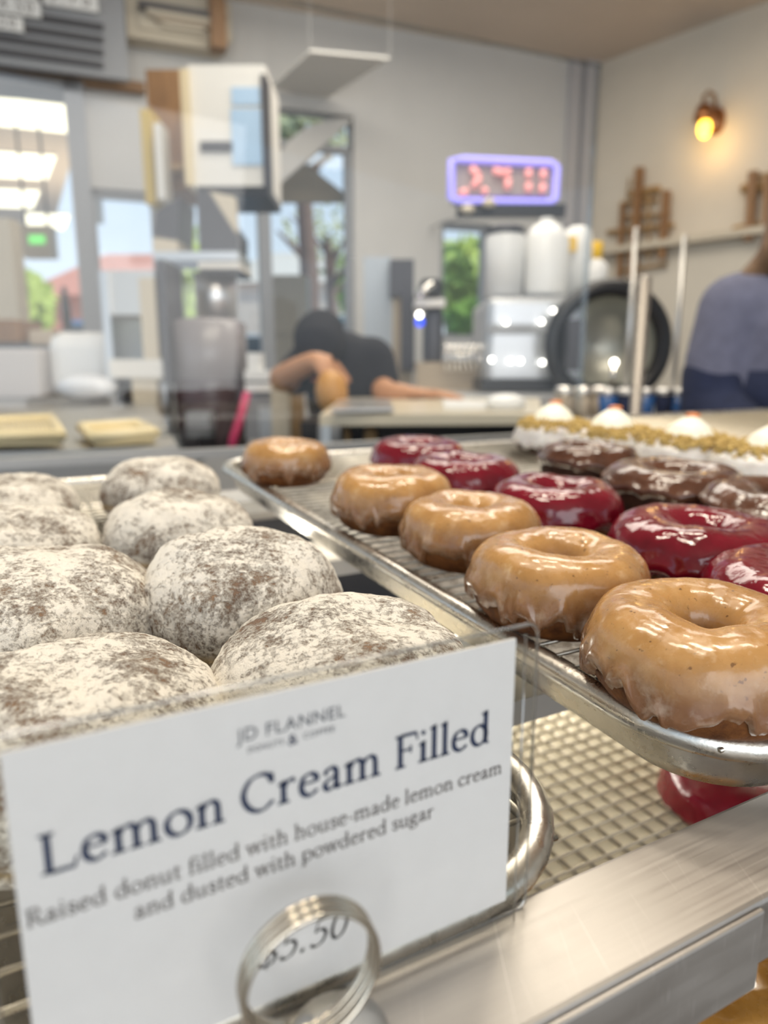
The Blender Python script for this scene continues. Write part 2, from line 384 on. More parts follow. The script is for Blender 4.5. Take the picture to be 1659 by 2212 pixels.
# ledge along the right wall and wall corner trim
a, b = RW(1290, 545, .0), RW(1900, 480, .0)
n_ = Vector((-RD.y, RD.x, 0)); n_ = n_ if n_.y < 0 else -n_
mb = MB(); zz = RW(1500, 528).z
q0 = Vector((a.x, a.y, zz)); q1 = Vector((KX, KY, zz)) + RD * 5.5
mb.hexa([q0, q1, q1 + n_ * .10, q0 + n_ * .10] + [p + Vector((0, 0, .035)) for p in (q0, q1, q1 + n_ * .10, q0 + n_ * .10)])
struct('trim_1', mb, BEIGE)
mb = MB(); bwbox(mb, .0, .09, -1.6, CZ, -.05, 0.0); bwbox(mb, .12, .19, -1.6, CZ, -.03, 0.0); struct('trim_2', mb, mat('pale_grey_trim', (.44, .43, .45), .5))
# window frames in the back wall
def wframe(name, s0, s1, z0, z1, mull=()):
    root = thing(name, BW((s0 + s1) / 2, z0), None, None); root['kind'] = 'structure'; f = MB(); w = .035
    bwbox(f, s0, s1, z0, z0 + w, .03, .09); bwbox(f, s0, s1, z1 - w, z1, .03, .09)
    for s in (s0, s1 - w, *mull): bwbox(f, s, s + w, z0, z1, .03, .09)
    f.build('window_frame', MGREY, root)
    g = MB(); bwbox(g, s0, s1, z0, z1, .055, .06); g.build('glass', GLASS, root)
wframe('window_1', s2, sK, zs, zw, (S(345),))
wframe('window_2', s3, s2, zs, Zb(640, 300))
wframe('window_3', s6, s5, z3b, z3a)
# kitchen beyond the left opening: ceiling, right jamb
KZ = 1.60
VD = Vector((-CA, SA, 0))
def kz(x, y): return atz(x, y, KZ)
c0, c1 = kz(192, 212), kz(112, 500)
mb = MB(); L = Vector((-3.2, -1.6, 0)) * 1.0
mb.prism([c0, c1, c1 + L, c0 + L], (0, 0, .05)); struct('ceiling_kitchen', mb, CEILM)
mb = MB(); bwbox(mb, sK - .02, sK + .07, -.4, zk + .04, -.06, .16); bwbox(mb, sK, sL, zk - .01, zk + .05, -.06, .16)
struct('door_frame_1', mb, MGREY)
pts = [kz(176, 262), kz(160, 470)]
mb = MB(); e = BW(sK + .12, 0, .5)
mb.pbox(182, 262, 206, 478, 4.6, .08); struct('trim_3', mb, WHITEP)
for i, (q, lab) in enumerate([([(-90, 205), (175, 222), (150, 288), (-90, 262)], 'lit fluorescent ceiling panel at upper left, largest and nearest of four'),
          ([(-90, 322), (122, 336), (102, 388), (-90, 378)], 'lit fluorescent ceiling panel second from the top at left'),
          ([(-90, 404), (87, 412), (72, 450), (-90, 444)], 'lit fluorescent ceiling panel third from the top at left'),
          ([(55, 460), (152, 464), (140, 496), (50, 492)], 'lit fluorescent ceiling panel smallest and farthest, above the sky patch')]):
    P = [atz(x, y, KZ - .012) for x, y in q]; c = sum(P, Vector()) / 4
    t = thing('ceiling_light', c, lab, 'ceiling light', 'fluorescent panels in the kitchen ceiling')
    MB().prism(P, (0, 0, .01)).build('diffuser', LAMPON, t)
    f = MB(); f.tube([p + Vector((0, 0, .008)) for p in P], .012, 4, closed=True); f.build('frame', WHITEP, t)
P = [atz(x, y, 1.42) for x, y in [(670, 112), (842, 128), (700, 216), (588, 190)]]
t = thing('ceiling_light', sum(P, Vector()) / 4, 'pale unlit flat ceiling panel at top center near the arch', 'ceiling light')
MB().prism(P, (0, 0, .012)).build('diffuser', WHITEP, t)
f = MB()
for p in P:
    f = MB(); f.tube([p + Vector((0, 0, .02)), Vector((p.x, p.y, ZC + CZ))], .0012, 6); f.build('hanger', WALLB, t)
# soffit above the kitchen opening
mb = MB(); bwbox(mb, S(312, 165, -.06), S(-260, 165, -.06), Zb(150, 178, -.06), Zb(150, 156, -.06), -.06, -.001); struct('trim_6', mb, WOOD)
mb = MB(); bwbox(mb, S(490), S(300), Zb(395, 118), CZ, -.12, -.001); struct('trim_4', mb, BEIGE)
mb = MB(); bwbox(mb, S(492), S(462), Zb(470, 140), CZ, -.22, -.121); struct('trim_5', mb, WOOD)

# ------------------------------------------------------------------ outdoors
def blob_tree(name, label, x, yb, yt, Y, wpx, trunk=True, leafm=LEAF, n=260, ls=.16, gap=1., grp=None):
    base_ = atY(x, yb, Y); top = atY(x, yt, Y); gz = GZ
    t = thing(name, (base_.x, Y, gz), label, 'tree' if trunk else 'bush', grp)
    w = wpx / FPX * Y / 2; h = top.z - (base_.z if not trunk else atY(x, yb, Y).z)
    mb = MB(); r = random.Random(int(x * 7 + Y)); cz = (top.z + base_.z) / 2
    for _ in range(n):
        d = Vector((r.gauss(0, 1), r.gauss(0, 1), r.gauss(0, 1))).normalized() * (r.random() ** .4)
        p = Vector((base_.x + d.x * w, Y + d.y * w, cz + d.z * h / 2)); a = r.random() * 6.3
        s = ls * (.6 + r.random() * .8); q = Vector((math.cos(a), r.uniform(-1, 1), math.sin(a))).normalized(); k = q.orthogonal().normalized()
        mb.add([p - q * s, p + k * s * .5, p + q * s, p - k * s * .5 + Vector((0, .02, .02))], [(0, 1, 2), (0, 2, 3)])
    mb.build('foliage', leafm, t)
    if trunk:
        k = MB(); k.tube([(base_.x, Y, gz), (base_.x + .05, Y, (gz + cz) / 2), (base_.x - .05, Y, cz)], [.16, .13, .08], 8)
        for i in range(7):
            a = r.random() * 6.3; z0 = gz + (cz - gz) * r.uniform(.55, .95)
            k.tube([(base_.x, Y, z0), (base_.x + math.cos(a) * w * .3, Y + math.sin(a) * w * .3, z0 + h * .25), (base_.x + math.cos(a) * w * .6, Y + math.sin(a) * w * .6, z0 + h * .5)], [.06, .04, .015], 6)
        k.build('trunk', BARK, t)
    else:
        k = MB()
        for i in range(4): k.tube([(base_.x + (i - 1.5) * .2, Y, gz), (base_.x + (i - 1.5) * .25, Y, cz)], .03, 6)
        k.build('stem', BARK, t)
    return t
PALE = paint('pale_leaf', (.42, .44, .26), .25, 8, .6)
blob_tree('street_tree', 'bare-branched tree in the window behind the leaning person', 712, 590, 425, 16.5, 260, True, PALE, 110, .13)
blob_tree('street_tree', 'yellow green tree right of the bare-branched tree', 790, 700, 530, 24, 130, True, LEAF, 500, .3)
blob_tree('street_tree', 'bushy green tree in the right-hand window by the espresso machine', 1020, 680, 520, 19, 170, True, LEAF, 800, .28)
blob_tree('shrub', 'yellow green shrub in the left window beside the red-roofed building', 50, 720, 585, 24, 130, False, LEAF, 400, .3)
blob_tree('shrub', 'green shrub in the gap below the grinder hood', 412, 760, 480, 22, 90, False, LEAF, 450, .28)
blob_tree('shrub', 'low green shrub on the lawn in the right-hand window', 1020, 740, 655, 10.6, 110, False, LAWN, 300, .13)
blob_tree('street_tree', 'leafy branch seen in the arch head above the grey awning', 655, 330, 215, 10, 200, True, PALE, 220, .12)
t = thing('awning', BW(S(665), Zb(665, 430), .4), 'grey awning panel hanging outside under the arched window head', 'awning')
mb = MB(); mb.prism([BW(S(x, y, .4), Zb(x, y, .4), .4) for x, y in [(572, 300), (600, 305), (742, 415), (745, 436), (572, 436)]], BN * .05); mb.build('panel', TAN, t)
mb = MB(); mb.tube([BW(S(576, 300, .4), CZ + .02, .43), BW(S(576, 300, .4), Zb(576, 310, .4), .43)], .01, 6); mb.build('hanger', MGREY, t)
def building(name, label, x0, x1, yt, yr, Y, wallm, roofm):
    a, b = atY(x0, 600, Y), atY(x1, 600, Y); zt = atY(x0, yt, Y).z; zr = atY(x0, yr, Y).z
    t = thing(name, ((a.x + b.x) / 2, Y, GZ), label, 'building')
    MB().box((a.x, Y, GZ), (b.x, Y + 8, zt)).build('wall', wallm, t)
    m = (a.x + b.x) / 2; e = .5
    MB().add([(a.x - e, Y - e, zt), (b.x + e, Y - e, zt), (b.x + e, Y + 8 + e, zt), (a.x - e, Y + 8 + e, zt), (a.x + (b.x - a.x) * .3, Y + 4, zr), (a.x + (b.x - a.x) * .7, Y + 4, zr)],
        [(0, 1, 5, 4), (1, 2, 5), (2, 3, 4, 5), (3, 0, 4), (3, 2, 1, 0)]).build('roof', roofm, t)
    for i in range(3):
        x = a.x + (b.x - a.x) * (.2 + .3 * i)
        MB().box((x - .5, Y - .04, .9), (x + .5, Y + .02, 2.2)).build('window', CARG, t)
building('red_roofed_building', 'building with a red tiled roof in the left window', 60, 400, 640, 520, 34, ROOFR, ROOFR)
building('cream_building', 'cream gabled building behind the bare-branched tree', 470, 770, 612, 525, 46, STUCCO, STUCCO)
def car(label, x, Y, m, long=4.3, rot=0.):
    c = atY(x, 700, Y); t = thing('car', (c.x, Y, GZ), label, 'car', 'cars parked outside the windows')
    R_ = Matrix.Rotation(rot, 3, 'Z')
    def tr(p): q = R_ @ Vector(p); return Vector((c.x + q.x, Y + q.y, GZ + q.z))
    L2 = long / 2
    prof = [(-L2, .35), (-L2, .75), (-L2 * .75, .85), (-L2 * .45, .92), (L2 * .5, .95), (L2 * .95, .85), (L2, .6), (L2, .35)]
    MB().prism([tr((x_, -.85, z_)) for x_, z_ in prof], R_ @ Vector((0, 1.7, 0))).build('body', m, t, bevel=.08)
    prof = [(-L2 * .5, .92), (-L2 * .25, 1.42), (L2 * .35, 1.45), (L2 * .62, .93)]
    MB().prism([tr((x_, -.74, z_)) for x_, z_ in prof], R_ @ Vector((0, 1.48, 0))).build('window', CARG, t, bevel=.05)
    prof = [(-L2 * .27, 1.40), (-L2 * .2, 1.48), (L2 * .3, 1.5), (L2 * .37, 1.42)]
    MB().prism([tr((x_, -.76, z_)) for x_, z_ in prof], R_ @ Vector((0, 1.52, 0))).build('roof', m, t)
    for sx in (-.62, .62):
        for sy in (-.88, .70):
            w = MB(); w.tube([tr((sx * L2, sy, .33)), tr((sx * L2, sy + .18, .33))], .33, 18); w.build('wheel', TYRE, t)
car('blue car parked outside the left window', 240, 14, CARB)
car('white car parked beyond the left window near the shrub', 30, 18.5, CARW)
car('teal car parked outside the window behind the leaning person', 720, 13, CARK, 3.9, .1)
car('light blue car in the right-hand window by the espresso machine', 1190, 14, carpaint('sky_blue_car_paint', (.16, .40, .62)), 3.6, .2)
car('white van-like car outside the window left of the leaning person', 510, 20, CARW)
struct('lawn', MB().box((1.2, 9.6, GZ), (12, 11.6, GZ + .03)), LAWN)['kind'] = 'structure'

# ------------------------------------------------------------------ background furniture and fittings
# menu board
D1 = -.19
t = thing('menu_board', BW(S(120, 60, D1), Zb(120, 100, D1)), 'dark grey letter board with white price strips at top left', 'menu board')
ztop = CZ - .004
mb = MB(); bwbox(mb, S(272, 60, D1), S(-240, 60, D1), Zb(150, 152, D1), ztop, -.17, -.13); mb.build('panel', MGREY, t)
for yc in (40, 68, 96, 124):
    mb = MB(); z_ = Zb(110, yc, D1); bwbox(mb, S(222, yc, D1), S(-240, yc, D1), z_ - .013, z_ + .013, D1, -.171); mb.build('rail', DGREY, t)
for (x0, x1, y0, y1, txt) in [(97, 213, -14, 30, '$3.75'), (-60, 90, 8, 42, '4.50'), (-60, 52, 42, 73, '.50'), (-60, 85, -40, 4, '')]:
    mb = MB(); s0_, s1_ = S(x1, y1, D1), S(x0, y1, D1); z0_, z1_ = Zb(x1, y1, D1), Zb(x1, y0, D1)
    if z0_ > ztop - .02: continue
    bwbox(mb, s0_, s1_, z0_, min(z1_, ztop), -.205, -.191)
    strip = mb.build('price_strip', WHITE, t)
    if txt:
        cu = bpy.data.curves.new('lettering', 'FONT'); cu.body = txt; cu.size = (z1_ - z0_) * .95; cu.align_x = 'RIGHT'; cu.align_y = 'CENTER'; cu.space_character = 1.35
        o = bpy.data.objects.new('lettering', cu); COL.objects.link(o); cu.materials.append(GREYINK); o.parent = strip
        p = BW(s0_ + .03, (z0_ + z1_) / 2, -.2065); o.location = p - worldloc(strip)
        o.rotation_euler = Matrix((-BD, Vector((0, 0, 1)), -BN)).transposed().to_euler(); tomesh(o)
# air vent
t = thing('ceiling_vent', BW(S(390, 60), Zb(390, 60), -.14), 'square louvred air vent at the top left beside the menu board', 'air vent')
for i, (a_, b_, c_, d_) in enumerate([(300, 488, 22, 34), (318, 470, 34, 44), (334, 455, 44, 53), (350, 440, 53, 62)]):
    f = MB(); bwbox(f, S(b_, 45, -.16), S(a_, 45, -.16), Zb(390, d_, -.16), Zb(390, c_, -.16), -.20 + i * .012, -.121); f.build('louvre', [DGREY, BEIGE, TAN, BEIGE][i], t)
f = MB(); bwbox(f, S(490, 60), S(296, 60), Zb(390, 100), Zb(390, 15), -.135, -.1205); f.build('frame', BEIGE, t)
# wood cupboard and white cabinet with the hood below
t = thing('wood_shelf_unit', atY(360, 430, 3.1), 'brown wooden shelf unit left of the white paper-fronted cabinet', 'shelf')
MB().pbox(322, 150, 402, 412, 3.2, .3).build('back_panel', WOOD, t)
MB().pbox(308, 235, 330, 440, 3.05, .2).build('side_panel', mat('mustard_panel', (.50, .36, .09), .5), t)
MB().pbox(336, 265, 352, 430, 3.0, .1).build('reflection_strip', WHITEP, t)  # bright reflection on the wood, put in as a white strip
MB().pbox(352, 352, 396, 366, 3.1, .2).build('shelf', WOODL, t)
t = thing('white_cabinet', atY(490, 410, 2.9), 'white upright cabinet with a dark name strip at upper left', 'cabinet')
MB().pbox(412, 140, 576, 408, 2.9, .35).build('body', WHITEP, t)
MB().pbox(394, 148, 412, 400, 2.88, .3).build('side_trim', mat('cream_trim', (.66, .55, .36), .5), t)
MB().pbox(432, 305, 502, 328, 2.892, .006).build('name_strip', DGREY, t)
MB().pbox(500, 235, 566, 356, 2.893, .006).build('sky_reflection', mat('sky_reflection_blue', (.42, .58, .76), .2), t)  # sky reflections on the cabinet front, put in as blue panels
MB().pbox(500, 188, 562, 226, 2.893, .006).build('sky_reflection', MATS['sky_reflection_blue'], t)
MB().pbox(566, 160, 578, 410, 2.885, .1).build('edge_strip', DGREY, t)
t = thing('coffee_grinder', atY(440, 700, 2.6), 'dark hooded coffee grinder with a steel body above the brown urn', 'coffee grinder')
MB().pbox(425, 402, 580, 422, 2.65, .3).build('dark_underside', DARK, t)  # dark strip along the underside of the white cabinet
P = [atY(430, 412, 2.6), atY(515, 412, 2.6), atY(512, 548, 2.6), atY(470, 548, 2.6)]
MB().prism([atY(424, 412, 2.6), atY(452, 412, 2.6), atY(512, 500, 2.6), atY(512, 545, 2.6), atY(430, 545, 2.6)], (0, .2, 0)).build('hood', DGREY, t)
MB().prism([atY(452, 413, 2.59), atY(505, 424, 2.59), atY(510, 505, 2.59)], (0, .05, 0)).build('hood_flap', BEIGE, t)
MB().prism([atY(336, 455, 2.6), atY(388, 425, 2.6), atY(384, 520, 2.6), atY(330, 512, 2.6)], (0, .2, 0)).build('hood', DGREY, t)
MB().prism([atY(330, 512, 2.6), atY(384, 520, 2.6), atY(384, 545, 2.6), atY(330, 548, 2.6)], (0, .2, 0)).build('hood_lip', BEIGE, t)
MB().pbox(330, 543, 514, 562, 2.58, .25).build('collar', STEEL, t)
MB().pbox(428, 566, 516, 580, 2.56, .25).build('collar', WHITEP, t)
MB().pbox(430, 580, 516, 588, 2.57, .24).build('gasket', DARK, t)
def px_lathe(x, prof, Y, n=28):                              # prof: (radius px, y px) from bottom to top
    c = atY(x, 787, Y); k = Y / FPX; mb = MB()
    mb.lathe([(r * k, atY(x, y, Y).z - c.z) for r, y in prof], c, n); return mb
px_lathe(474, [(42, 700), (44, 640), (43, 590)], 2.7).build('steel_body', STEEL, t, True)
t = thing('beverage_urn', atY(455, 960, 2.5), 'large dark brown see-through drink urn below the grinder', 'beverage urn')
px_lathe(455, [(72, 965), (76, 930), (76, 830), (70, 770), (40, 745), (38, 700)], 2.5).build('tank', BROWNURN, t, True)
px_lathe(455, [(74, 822), (77, 818), (77, 700), (60, 690)], 2.5).build('lid', mat('smoky_lid', (.22, .20, .205), .25), t, True)
MB().pbox(402, 890, 452, 945, 2.3, .1).build('tap', MGREY, t)
solo('strap', MB().tube([atY(533, 850, 2.3), atY(520, 900, 2.25), atY(505, 945, 2.2), atY(498, 985, 2.2)], .014, 8), PINK, 'magenta strap hanging beside the brown drink urn', 'strap', smooth=True)
# steel rack post group at left
t = thing('warmer_cabinet', atY(280, 890, 2.4), 'tall steel warming cabinet standing left of the brown urn', 'cabinet')
MB().pbox(222, 584, 336, 680, 2.4, .3).build('upper_body', STEELR, t)
MB().pbox(222, 584, 240, 820, 2.385, .3).build('corner_post', STEEL, t)
MB().pbox(306, 600, 340, 822, 2.385, .3).build('corner_post', BEIGE, t)
MB().pbox(345, 560, 362, 830, 2.37, .2).build('corner_post', DGREY, t)
MB().pbox(236, 776, 366, 816, 2.38, .3).build('shelf', WHITEP, t)
MB().pbox(288, 816, 342, 940, 2.39, .25).build('leg', BEIGE, t)
MB().pbox(252, 822, 284, 905, 2.45, .2).build('vent', DARK, t)
MB().pbox(340, 816, 362, 940, 2.42, .2).build('leg', STEEL, t)
solo('bin_box', MB().pbox(-90, 752, 84, 862, 2.5, .3), mat('pale_pink_card', (.55, .52, .51), .6), 'pale ribbed box on the left worktop at the picture edge', 'box', bevel=.01)
solo('paper_sack', MB().pbox(98, 716, 242, 862, 2.55, .25), WHITE, 'bulky white paper sack beside the pale box on the left worktop', 'sack', bevel=.05)
solo('plastic_bag', MB().ball(atY(190, 835, 2.4), .085, 14, (1.2, .7, .5)), mat('clear_wrap', (.78, .80, .84), .2), 'crumpled clear plastic bag lying in front of the white sack', 'bag', smooth=True)
solo('box', MB().pbox(-80, 690, 40, 740, 2.7, .2), WOOD, 'brown box standing behind the pale box at the left edge', 'box', bevel=.01)
solo('box', MB().pbox(60, 712, 112, 745, 2.72, .2), TAN, 'small tan carton behind the white paper sack', 'box', bevel=.01)
solo('bottle', px_lathe(153, [(9, 712), (9, 660), (6, 640), (5, 620)], 2.75), DARK, 'slim dark bottle standing against the blue car outside', 'bottle', smooth=True)
solo('green_exit_sign', MB().pbox(48, 486, 110, 556, 5.2, .1), GREENL if False else TAN, 'tan sign box with a small green glow at left below the ceiling panels', 'sign').name = 'hanging_sign'
o = bpy.data.objects['hanging_sign']
MB().pbox(62, 508, 96, 526, 5.19, .012).build('lit_panel', GREENL, o)
for xx in (55, 103):
    k = MB(); k.tube([atY(xx, 487, 5.25), Vector((atY(xx, 487, 5.25).x, 5.25, ZC + KZ))], .01, 6); k.build('hanger', DGREY, o)
solo('tall_post', MB().pbox(-40, 470, 32, 735, 3.2, .1), BEIGE, 'beige post at the far left edge', 'post')
# left worktop with two trays
def worktop(label, px, Y0, name='worktop', m=STEELR, th=.05):
    z = px[0]; P = [atz(x, y, z) for x, y in px[1]]
    t = thing(name, sum(P, Vector()) / 4 - Vector((0, 0, ZC + z)), label, 'worktop')
    MB().prism([p - Vector((0, 0, th)) for p in P], (0, 0, th)).build('top', m, t)
    for p in P:
        q = p + (sum(P, Vector()) / 4 - p) * .08
        MB().tube([(q.x, q.y, 0), (q.x, q.y, p.z - th)], .025, 8).build('leg', STEEL, t)
    return t
worktop('long steel worktop at left behind the powdered donuts', (-.13, [(-300, 985), (385, 965), (330, 868), (-300, 875)]), 0)
def tray_shape(label, pts, z, m, name='serving_tray', ribs=False):
    P = [atz(x, y, z) for x, y in pts]; c = sum(P, Vector()) / 4
    t = thing(name, c, label, 'tray'); MB().prism(P, (0, 0, -.012)).build('base', m, t, bevel=.004)
    r = MB(); r.tube([p + Vector((0, 0, .004)) for p in P], .010, 6, closed=True); r.build('rim', m, t, True)
    if ribs:
        for i in range(1, 26):
            k = i / 26; a_ = P[0].lerp(P[1], k); b_ = P[3].lerp(P[2], k)
            MB().tube([a_ + Vector((0, 0, .004)), b_ + Vector((0, 0, .004))], .003, 5).build('rib', m, t)
tray_shape('cream tray with ribbed bottom on the left worktop at the picture edge', [(-140, 952), (132, 946), (112, 908), (-140, 918)], -.11, mat('cream_enamel', (.80, .68, .42), .4), 'ribbed_tray', True)
tray_shape('plain cream tray right of the ribbed tray on the left worktop', [(205, 950), (335, 940), (300, 920), (175, 928)], -.115, MATS['cream_enamel'])
t = thing('acrylic_case', atY(395, 990, 1.3), 'clear acrylic corner case on the left worktop', 'display case')
MB().pbox(318, 940, 428, 1000, 1.3, .15).build('panel', ACRYL, t)
# tan column and middle column
solo('tan_column', MB().pbox(578, 594, 664, 722, 5.4, .25), TAN, 'square tan pillar outside the window left of the leaning person', 'pillar')
mb = MB(); a_ = atY(620, 660, 5.4); mb.box((a_.x - .14, 5.42, GZ), (a_.x + .14, 5.62, atY(620, 722, 5.4).z)); mb.build('base', TAN, bpy.data.objects['tan_column'])
t = thing('tool_stand', atY(610, 940, 2.2), 'beige upright stand left of the person under the raised arm', 'stand')
MB().pbox(586, 812, 624, 950, 2.2, .06).build('post', BEIGE, t); MB().pbox(560, 880, 600, 950, 2.25, .05).build('canister', STEEL, t)
MB().pbox(628, 822, 654, 950, 2.28, .06).build('bracket', WOODL, t)
t = thing('napkin_holder', atY(570, 830, 2.3), 'white stacked cartons left of the person at arm height', 'carton')
MB().pbox(528, 800, 590, 822, 2.35, .1).build('carton', WHITE, t); MB().pbox(530, 828, 588, 846, 2.35, .1).build('carton', WHITE, t)
MB().pbox(534, 762, 560, 800, 2.36, .1).build('cup', WHITE, t); MB().pbox(528, 822, 588, 829, 2.36, .1).build('divider', DGREY, t)
MB().pbox(528, 846, 590, 950, 2.37, .1).build('stand', MGREY, t)
bpy.data.objects['napkin_holder'].name = 'carton_stack'
solo('partition_panel', MB().pbox(786, 555, 846, 800, 3.3, .08), BGREY, 'blue grey panel right of the tree window', 'panel')
t = thing('standing_cabinet', atY(870, 800, 3.2), 'narrow charcoal cabinet right of the blue grey panel', 'cabinet')
MB().pbox(842, 560, 894, 640, 3.2, .15).build('head', DGREY, t); MB().pbox(850, 640, 892, 830, 3.22, .12).build('body', TAN, t); MB().pbox(866, 640, 896, 800, 3.19, .1).build('door', DGREY, t)
t = thing('coffee_machine', atY(930, 850, 2.7), 'black coffee machine with a blue indicator in front of the right-hand window', 'coffee machine')
MB().pbox(908, 600, 958, 642, 2.7, .2).build('head', DARK, t, bevel=.02); MB().pbox(898, 645, 962, 662, 2.66, .2).build('drip_shelf', WHITEP, t)
MB().pbox(918, 664, 958, 790, 2.72, .18).build('body', DGREY, t, bevel=.02)
MB().ball(atY(906, 680, 2.6), .010).build('highlight', GLINT, t, True); MB().ball(atY(907, 696, 2.61), .016).build('indicator', BLUEGLOW, t, True)  # white ball is a metal highlight made to glow, blue one an indicator
k = MB(); k.tube([atY(900, 640, 2.62), atY(935, 612, 2.62)], .012, 8); k.build('handle', CHROME, t, True)
t = thing('spoon_crock', atY(1000, 850, 2.4), 'cluster of small metal utensils standing beside the espresso machine', 'utensils')
MB().pbox(900, 782, 1045, 852, 2.5, .2).build('drawer', TAN, t)
for i in range(7):
    x = 965 + i * 12; k = MB(); k.tube([atY(x, 800, 2.45), atY(x + rnd.uniform(-8, 8), 755 + rnd.uniform(-10, 10), 2.45)], .006, 6); k.ball(atY(x, 752, 2.45), .012); k.build('utensil', CHROME, t, True)
bpy.data.objects['spoon_crock'].name = 'utensil_holder'
# espresso / drinks machine with metal highlights put in as glowing dots
t = thing('espresso_machine', atY(1150, 850, 2.3), 'big pale steel drinks machine with round highlights added as glowing dots at center right', 'drinks machine')
MB().pbox(1052, 640, 1258, 830, 2.3, .4).build('body', mat('pale_steel', (.52, .54, .57), .3, .5), t, bevel=.02)
MB().pbox(1040, 820, 1262, 846, 2.28, .42).build('base', DARK, t)
MB().pbox(1055, 700, 1252, 722, 2.296, .05).build('band', MGREY, t)
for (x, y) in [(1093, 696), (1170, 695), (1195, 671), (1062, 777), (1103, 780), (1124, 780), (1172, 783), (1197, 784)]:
    MB().ball(atY(x, y, 2.28), .0065).build('highlight', GLINT, t, True)  # highlights on the steel, not lamps, put in as glowing balls
t = thing('blender_jug', atY(1080, 645, 2.32), 'clear blender jug with a dark lid on the drinks machine', 'jug')
px_lathe(1083, [(38, 640), (40, 520), (36, 500)], 2.4).build('jar', WHITE, t, True); px_lathe(1083, [(40, 508), (40, 494), (26, 488)], 2.4).build('lid', DGREY, t, True)
k = MB(); k.tube([atY(1120, 520, 2.4), atY(1126, 560, 2.4), atY(1122, 640, 2.4)], .012, 8); k.build('handle', DGREY, t, True)
t = thing('milk_jug', atY(1168, 640, 2.32), 'tall white plastic jug on the drinks machine', 'jug')
px_lathe(1168, [(44, 640), (47, 630), (47, 520), (30, 490), (12, 480)], 2.42).build('body', WHITE, t, True); px_lathe(1168, [(13, 484), (13, 472)], 2.42).build('cap', WHITE, t, True)
t = thing('syrup_bottle', atY(1232, 640, 2.32), 'white bottle with an orange label left of the yellow-capped bottle', 'bottle')
px_lathe(1234, [(30, 640), (31, 540), (26, 498), (14, 490)], 2.5).build('body', WHITE, t, True); MB().pbox(1218, 510, 1246, 542, 2.43, .02).build('label', YELLOW, t)
t = thing('syrup_bottle', atY(1272, 620, 2.32), 'white bottle with a yellow cap at the right end of the machine', 'bottle')
px_lathe(1272, [(26, 640), (27, 575), (14, 560)], 2.5).build('body', WHITE, t, True); px_lathe(1272, [(14, 562), (15, 525), (9, 522)], 2.5).build('cap', YELLOW, t, True)
# lit sign over a black screen
t = thing('lit_sign', atY(1085, 440, 3.4), 'lit sign with a violet border and red figures above the jugs', 'sign')
MB().pbox(978, 345, 1204, 438, 3.42, .06).build('panel', mat('grey_sign_face', (.34, .31, .31), .4), t)
f = MB(); f.tube([atY(x, y, 3.4) for x, y in [(976, 346), (1000, 344), (1190, 352), (1203, 360), (1200, 428), (1190, 438), (990, 434), (974, 428)]], .016, 8, closed=True); f.build('border_light', PURPLE, t, True)
MB().pbox(992, 424, 1182, 442, 3.39, .05).build('lower_border', mat('violet_dark', (.06, .04, .25), .4, emit=(.12, .08, .5), es=.5), t)
for (x0, y0, x1, y1) in [(994, 418, 1010, 412), (1018, 362, 1036, 382), (1036, 382, 1022, 404), (1042, 408, 1052, 416), (1066, 368, 1090, 374), (1096, 366, 1098, 378), (1098, 386, 1096, 408), (1142, 366, 1142, 384), (1142, 396, 1142, 414), (1174, 368, 1174, 386), (1174, 398, 1170, 416)]:
    k = MB(); k.tube([atY(x0, y0, 3.395), atY(x1, y1, 3.395)], .014, 8); k.build('lit_figure', REDGLOW, t, True)
k = MB(); k.pbox(988, 440, 1222, 466, 3.36, .06); k.build('black_base', DARK, t)
for x in (1010, 1056): MB().ball(atY(x, 452 - (x - 1010) * .3, 3.3), .03, 12, (1, .6, .7)).build('knob', BEIGE, t, True)
k = MB(); q_ = atY(1150, 400, 3.45); k.tube([q_, q_ + BN * ((Vector((KX, KY, q_.z)) - q_).dot(BN))], .007, 8); k.build('wall_bracket', WALLB, t)
# round kettle drum
t = thing('mixing_kettle', atY(1320, 850, 2.2), 'large round mixer bowl turned on its side with a black rim', 'mixer bowl')
c = atY(1318, 745, 2.2); R0 = 118 / FPX * 2.2
ring = MB(); ring.tube([c + Vector((R0 * math.cos(q) , .02, R0 * math.sin(q))) for q in [2 * math.pi * i / 40 for i in range(40)]], .026, 10, closed=True); ring.build('rim', DARK, t, True)
d_ = MB(); pr = []
vs = []; fs = []; nn = 32
for j in range(7):
    q = math.pi / 2 * j / 6
    for i in range(nn):
        a_ = 2 * math.pi * i / nn; vs.append(c + Vector((R0 * .97 * math.cos(q) * math.cos(a_), .02 + .16 * math.sin(q), R0 * .97 * math.cos(q) * math.sin(a_))))
for j in range(6):
    for i in range(nn): fs.append((j * nn + i, j * nn + (i + 1) % nn, (j + 1) * nn + (i + 1) % nn, (j + 1) * nn + i))
d_.add(vs, fs).build('bowl', mat('grey_green_metal', (.52, .52, .46), .35, .5), t, True)
k = MB(); k.pbox(1240, 830, 1400, 880, 2.2, .2); k.build('stand', DARK, t)
k = MB(); k.pbox(1228, 690, 1262, 800, 2.12, .1); k.build('motor', DGREY, t)
MB().ball(atY(1327, 783, 2.08), .009).build('highlight', GLINT, t, True)  # glint on the metal, put in as a small glowing ball
k = MB(); k.tube([atY(1327, 790, 2.09), atY(1322, 832, 2.09)], .008, 8); k.build('lever', CHROME, t, True)
